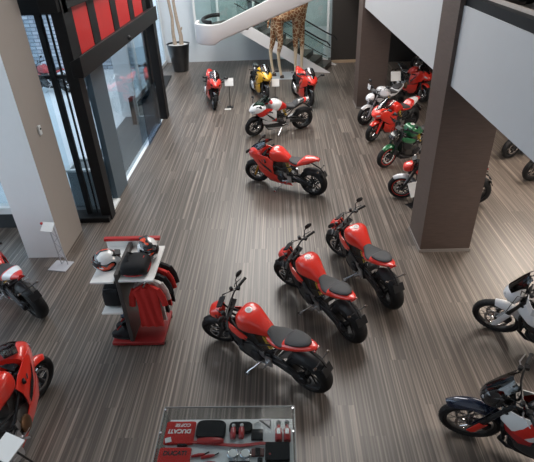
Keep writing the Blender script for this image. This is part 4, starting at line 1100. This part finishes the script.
def acc(name, x, y, label, cat, rz=0.0, group=None):
    return empty(name, (-.48 + x, 2.30 + y, ZT), rz, 0, label, cat, group)
def lettering(txt, size, m, parent, loc, rz=0.0, bold=.0):
    cu = bpy.data.curves.new('lettering', 'FONT'); cu.body = txt; cu.size = size; cu.align_x = 'CENTER'; cu.align_y = 'CENTER'; cu.extrude = .0012; cu.offset = bold; cu.shear = .12
    o = bpy.data.objects.new('lettering', cu); COL.objects.link(o)
    dg = bpy.context.evaluated_depsgraph_get(); me = bpy.data.meshes.new_from_object(o.evaluated_get(dg)); bpy.data.objects.remove(o)
    me.materials.clear(); me.materials.append(m)
    t = bpy.data.objects.new('lettering', me); COL.objects.link(t); t.parent = parent; t.location = loc; t.rotation_euler = (0, 0, rz)
    return t
def soft(x0, y0, x1, y1, z, e=4):
    cx, cy = (x0 + x1) / 2, (y0 + y1) / 2
    b = MB(); hw = (x1 - x0) / 2
    b.loft([(-hw, (y1 - y0) / 2 * .86, .001, z * .7, e), (-hw * .94, (y1 - y0) / 2, 0, z, e), (0, (y1 - y0) / 2, 0, z, e), (hw * .94, (y1 - y0) / 2, 0, z, e), (hw, (y1 - y0) / 2 * .86, .001, z * .7, e)], 24, 3)
    return b
t1 = acc('folded_towel', -.415, .185, 'folded red towel with upside-down white lettering in the display case', 'towel')
soft(-.12, -.105, .12, .105, .028, 6).build('cloth', REDC, t1)
lettering('DUCATI', .052, mat('letter_white', (.78, .76, .74), .6), t1, (0, .008, .0285), PI, .0022)
lettering('CORSE', .042, mat('letter_white', (.78, .76, .74), .6), t1, (.02, .066, .0275), PI, .0015)
MB().cbox((-.085, -.075, .030), (.05, .045, .003), Matrix.Rotation(.3, 3, 'Z')).build('swing_tag', PAPER, t1)
t2 = acc('folded_towel', -.425, -.055, 'folded red towel with dark lettering in the lower left of the display case', 'towel')
soft(-.125, -.10, .125, .10, .03, 6).build('cloth', REDC, t2)
lettering('DUCATI', .052, mat('letter_dark', (.02, .015, .015), .6), t2, (0, .045, .0305), 0, .0022)
def case_(x, y, w, d, h, label):
    c = acc('storage_case', x, y, label, 'case', 0, 'zipped black cases')
    o = MB(); rings = []
    for z, s in ((0, .97), (.006, 1.0), (h * .8, 1.0), (h, .95)):
        rings.append([(w / 2 * s * math.copysign(abs(math.cos(a)) ** .45, math.cos(a)), d / 2 * s * math.copysign(abs(math.sin(a)) ** .45, math.sin(a)), z) for a in [2 * PI * k / 40 for k in range(40)]])
    o.rings(rings); o.build('shell', BAGM, c)
    MB().tube([(w / 2 * 1.0 * math.copysign(abs(math.cos(a)) ** .45, math.cos(a)), d / 2 * math.copysign(abs(math.sin(a)) ** .45, math.sin(a)), h * .5) for a in [2 * PI * k / 40 for k in range(40)]], .004, 5, True).build('zip', DKM, c)
case_(-.155, .205, .245, .165, .05, 'large rounded black zip case in the display case')
case_(.095, .225, .19, .10, .04, 'smaller rounded black case behind the two red levers in the display case')
def lever_(x, y, label, m=RK_RED):
    c = acc('red_grip', x, y, label, 'grip', 0, 'red grips side by side in the display case')
    MB().loft([(-.055, .020, .012, .045, 2.4), (-.02, .026, .008, .055, 2.6), (.03, .022, .008, .05, 2.6), (.055, .016, .012, .04, 2.4)], 16, 3).build('grip', DRED, c).rotation_euler = (0, 0, PI / 2)
    MB().ball((0, .058, .04), .016, 12, 8).build('end_cap', EMB, c)
lever_(.035, .175, 'dark red grip with white end, left one of the pair in the display case')
lever_(.105, .178, 'dark red grip with white end, right one of the pair in the display case')
def bottle_(x, y, label):
    c = acc('spray_bottle', x, y, label, 'bottle', 0, 'red bottles lying in the display case')
    MB().lathe([(.026, -.075), (.030, -.07), (.030, .03), (.014, .055), (.012, .075), (.001, .076)], (0, 0, .03), 'x', 16).build('bottle', RK_RED, c).rotation_euler = (0, 0, PI / 2)
    MB().lathe([(.018, .075), (.020, .105), (.012, .115), (.001, .116)], (0, 0, .03), 'x', 14).build('cap', PLAS, c).rotation_euler = (0, 0, PI / 2)
    MB().cbox((0, 0, .061), (.03, .05, .002)).build('sticker', EMB, c)
bottle_(.415, .165, 'red bottle, left one of two at the right end of the display case')
bottle_(.485, .165, 'red bottle, right one of two at the right end of the display case')
c = acc('pouch', .235, .165, 'black pouch with a white strap in the display case', 'pouch')
soft(-.048, -.05, .048, .05, .022, 5).build('bag', BAGM, c)
MB().tube([(-.035, .045, .018), (-.035, .10, .012), (0, .125, .01), (.035, .10, .012), (.035, .045, .018)], .006, 6).build('strap', EMB, c)
c = acc('folded_scarf', .30, .265, 'small black folded triangle of cloth in the display case', 'cloth')
MB().slab([(-.05, .04), (.05, .04), (.05, -.045)], .001, .012).build('cloth', BAGM, c, smooth=False)
MB().slab([(-.02, .03), (.04, .03), (.04, -.02)], .012, .016).build('badge', EMBG, c, smooth=False)
c = acc('red_strap', .02, .075, 'long red strap lying across the middle of the display case', 'strap')
g = [[(-.40 + .08 * k, .012 * math.sin(k * .9) + .012 - .002 * k + .012 * (1 if j else -1), .012 + .005 * math.sin(k * 1.7)) for j in (0, 1)] for k in range(10)]
MB().sheet(g, (0, 0, .008)).build('webbing', RK_RED, c)
MB().box((-.44, -.012, .004), (-.36, .022, .022)).build('buckle', PLAS, c, bevel=.004)
MB().loft([(-.12, .02, 0, .03, 2.5), (-.05, .035, 0, .04, 3), (.05, .03, 0, .04, 3), (.10, .015, 0, .025, 2.5)], 16, 2).build('pad', RK_RED, c).location = (-.16, .03, .004)
for k, x in enumerate((-.23, -.15)):
    c = acc('red_tool', x, -.015 - .01 * k, 'small red tool below the strap, ' + ('left' if k == 0 else 'right') + ' one of two in the case', 'tool', .2, 'red tools')
    MB().loft([(-.06, .010, .004, .02, 2.4), (0, .014, .002, .024, 2.6), (.05, .008, .004, .018, 2.4)], 12, 2).build('handle', RK_RED, c)
    MB().tube([(.05, 0, .012), (.085, .012, .012)], .006, 6).build('tip', PLAS, c)
for k, x in enumerate((.045, .145)):
    c = acc('chrome_gauge', x, -.005, 'round chrome gauge, ' + ('left' if k == 0 else 'right') + ' one of the pair in the display case', 'gauge', 0, 'chrome gauges')
    MB().lathe([(.042, 0), (.046, .006), (.046, .02), (.040, .026), (.036, .022), (.001, .022)], (0, 0, 0), 'z', 28).build('body', STEEL, c)
    MB().lathe([(.034, .022), (.034, .024), (.001, .024)], (0, 0, 0), 'z', 24).build('face', EMB, c)
    MB().cbox((.02, -.055, .008), (.03, .04, .016), Matrix.Rotation(.5, 3, 'Z')).build('clasp', STEEL, c)
c = acc('black_box', .405, -.01, 'square black box on the right side of the display case', 'box')
MB().box((-.095, -.075, 0), (.095, .075, .055)).build('body', PLAS, c, bevel=.006)
MB().box((-.098, -.078, .04), (.098, .078, .06)).build('lid', BAGM, c, bevel=.005)
MB().lathe([(.007, .06), (.007, .064), (.001, .064)], (-.06, -.03, 0), 'z', 12).build('stud', RK_RED, c)
c = acc('black_box', .42, -.165, 'flat black box below the square one in the display case', 'box')
MB().box((-.10, -.05, 0), (.10, .055, .03)).build('body', PLAS, c, bevel=.006)
MB().box((-.10, .02, .03), (.10, .024, .033)).build('band', DKM, c)
c = acc('leather_wallet', .245, .005, 'dark red and black wallet beside the gauges in the display case', 'wallet')
soft(-.05, -.035, .05, .035, .02, 6).build('cover', mat('wallet_brown', (.12, .03, .025), .5), c)
MB().box((-.02, -.035, .02), (.02, .035, .024)).build('clasp', BAGM, c)
c = acc('red_badge_plate', -.13, -.115, 'oval red badge with pale rim at the lower edge of the display case', 'badge')
MB().lathe([(.105, 0), (.105, .01), (.097, .014), (.094, .010), (.001, .010)], (0, 0, 0), 'z', 36).build('plate', EMB, c).scale = (1, .5, 1)
MB().lathe([(.094, .010), (.094, .012), (.001, .012)], (0, 0, 0), 'z', 36).build('inlay', RK_RED, c).scale = (1, .5, 1)
c = acc('black_case', .10, -.13, 'flat black tool case at the lower middle of the display case', 'case')
MB().box((-.085, -.06, 0), (.085, .055, .03)).build('body', BAGM, c, bevel=.008)
MB().box((-.03, .05, .01), (.03, .06, .02)).build('latch', STEEL, c)
c = acc('black_torch', .265, -.11, 'small black torch beside the flat tool case in the display case', 'torch')
MB().lathe([(.014, -.06), (.016, -.055), (.016, .02), (.021, .03), (.021, .055), (.001, .055)], (0, 0, .021), 'x', 16).build('barrel', PLAS, c).rotation_euler = (0, 0, PI / 2)
MB().lathe([(.017, .0555), (.001, .0565)], (0, 0, .021), 'x', 16).build('lens', LENS, c).rotation_euler = (0, 0, PI / 2)

# ------------------------------------------------------------------ light, sky, camera
def area(name, loc, size, power, col=(1, 1, 1), rot=(0, 0, 0), portal=False):
    l = bpy.data.lights.new(name, 'AREA'); l.shape = 'RECTANGLE'; l.size, l.size_y = size; l.energy = power; l.color = col
    if portal: l.cycles.is_portal = True
    o = bpy.data.objects.new(name, l); COL.objects.link(o); o.location = loc; o.rotation_euler = rot
    return o
W_ = bpy.data.worlds.new('overcast'); S.world = W_; W_.use_nodes = True
bgn = W_.node_tree.nodes['Background']; sk = W_.node_tree.nodes.new('ShaderNodeTexSky')
sk.sky_type = 'HOSEK_WILKIE'; sk.turbidity = 8; sk.sun_direction = (-.6, .3, .74)
mxw = W_.node_tree.nodes.new('ShaderNodeMix'); mxw.data_type = 'RGBA'; mxw.inputs['Factor'].default_value = .8
W_.node_tree.links.new(sk.outputs[0], mxw.inputs[6]); mxw.inputs[7].default_value = (.78, .88, 1.0, 1)
W_.node_tree.links.new(mxw.outputs[2], bgn.inputs['Color']); bgn.inputs['Strength'].default_value = 2.0
for x, y, p in ((-4.6, 3.0, 42), (0.9, 8.1, 260), (-.5, 11.6, 260), (-.8, 15.6, 480)):  # first one is an added fill, no known fixture, to brighten the left column
    area('overhead_light', (x, y, ZC - .05), (3.0, 3.0), p, (1, .97, .93))
for x, y, p in ((5.0, 4.0, 190), (5.4, 8.6, 170)):
    area('mezzanine_lamp', (x, y, 2.56), (1.6, 2.0), p, (1, .88, .76))
area('window_daylight', (XL + .1, 3.4, 3.2), (5.5, 5), 75, (.80, .90, 1), (0, -PI / 2, 0))
area('entrance_daylight', (-3.05, 9.8, 1.3), (4.8, 2.4), 1, (.85, .93, 1), (0, -PI / 2, 0), True)
area('far_window_daylight', (-4.28, 16.2, 2.2), (5.8, 3.8), 1, (.85, .93, 1), (0, -PI / 2, 0), True)
area('side_window_daylight', (-5.3, 7.15, 2.0), (3.0, 2.8), 1, (.85, .93, 1), (-PI / 2, 0, 0), True)

f, th, yaw, roll, H = 480.324, .566145, -.03723, -.041848, 4.38996
fw = Vector((math.sin(yaw) * math.cos(th), math.cos(yaw) * math.cos(th), -math.sin(th)))
r0 = Vector((math.cos(yaw), -math.sin(yaw), 0)); u0 = r0.cross(fw)
rr_ = r0 * math.cos(roll) + u0 * math.sin(roll); uu_ = -r0 * math.sin(roll) + u0 * math.cos(roll)
cam = bpy.data.cameras.new('camera'); co = bpy.data.objects.new('camera', cam); COL.objects.link(co)
co.matrix_world = Matrix(((rr_.x, uu_.x, -fw.x, 0), (rr_.y, uu_.y, -fw.y, 0), (rr_.z, uu_.z, -fw.z, H), (0, 0, 0, 1)))
bpy.context.view_layer.update()
K_ = 1.2        # the survey units to metres
for o in list(COL.objects):
    if o.parent is None:
        o.location = o.location * K_
        if o.type != 'CAMERA': o.scale = o.scale * K_
        if o.type == 'LIGHT': o.data.energy *= K_ * K_
cam.sensor_fit = 'HORIZONTAL'; cam.sensor_width = 36; cam.lens = f / 534 * 36; cam.clip_start = .05; cam.clip_end = 200
S.camera = co
S.view_settings.view_transform = 'Standard'; S.view_settings.look = 'None'; S.view_settings.gamma = 1
S.view_settings.use_curve_mapping = False; S.view_settings.exposure = 0.0
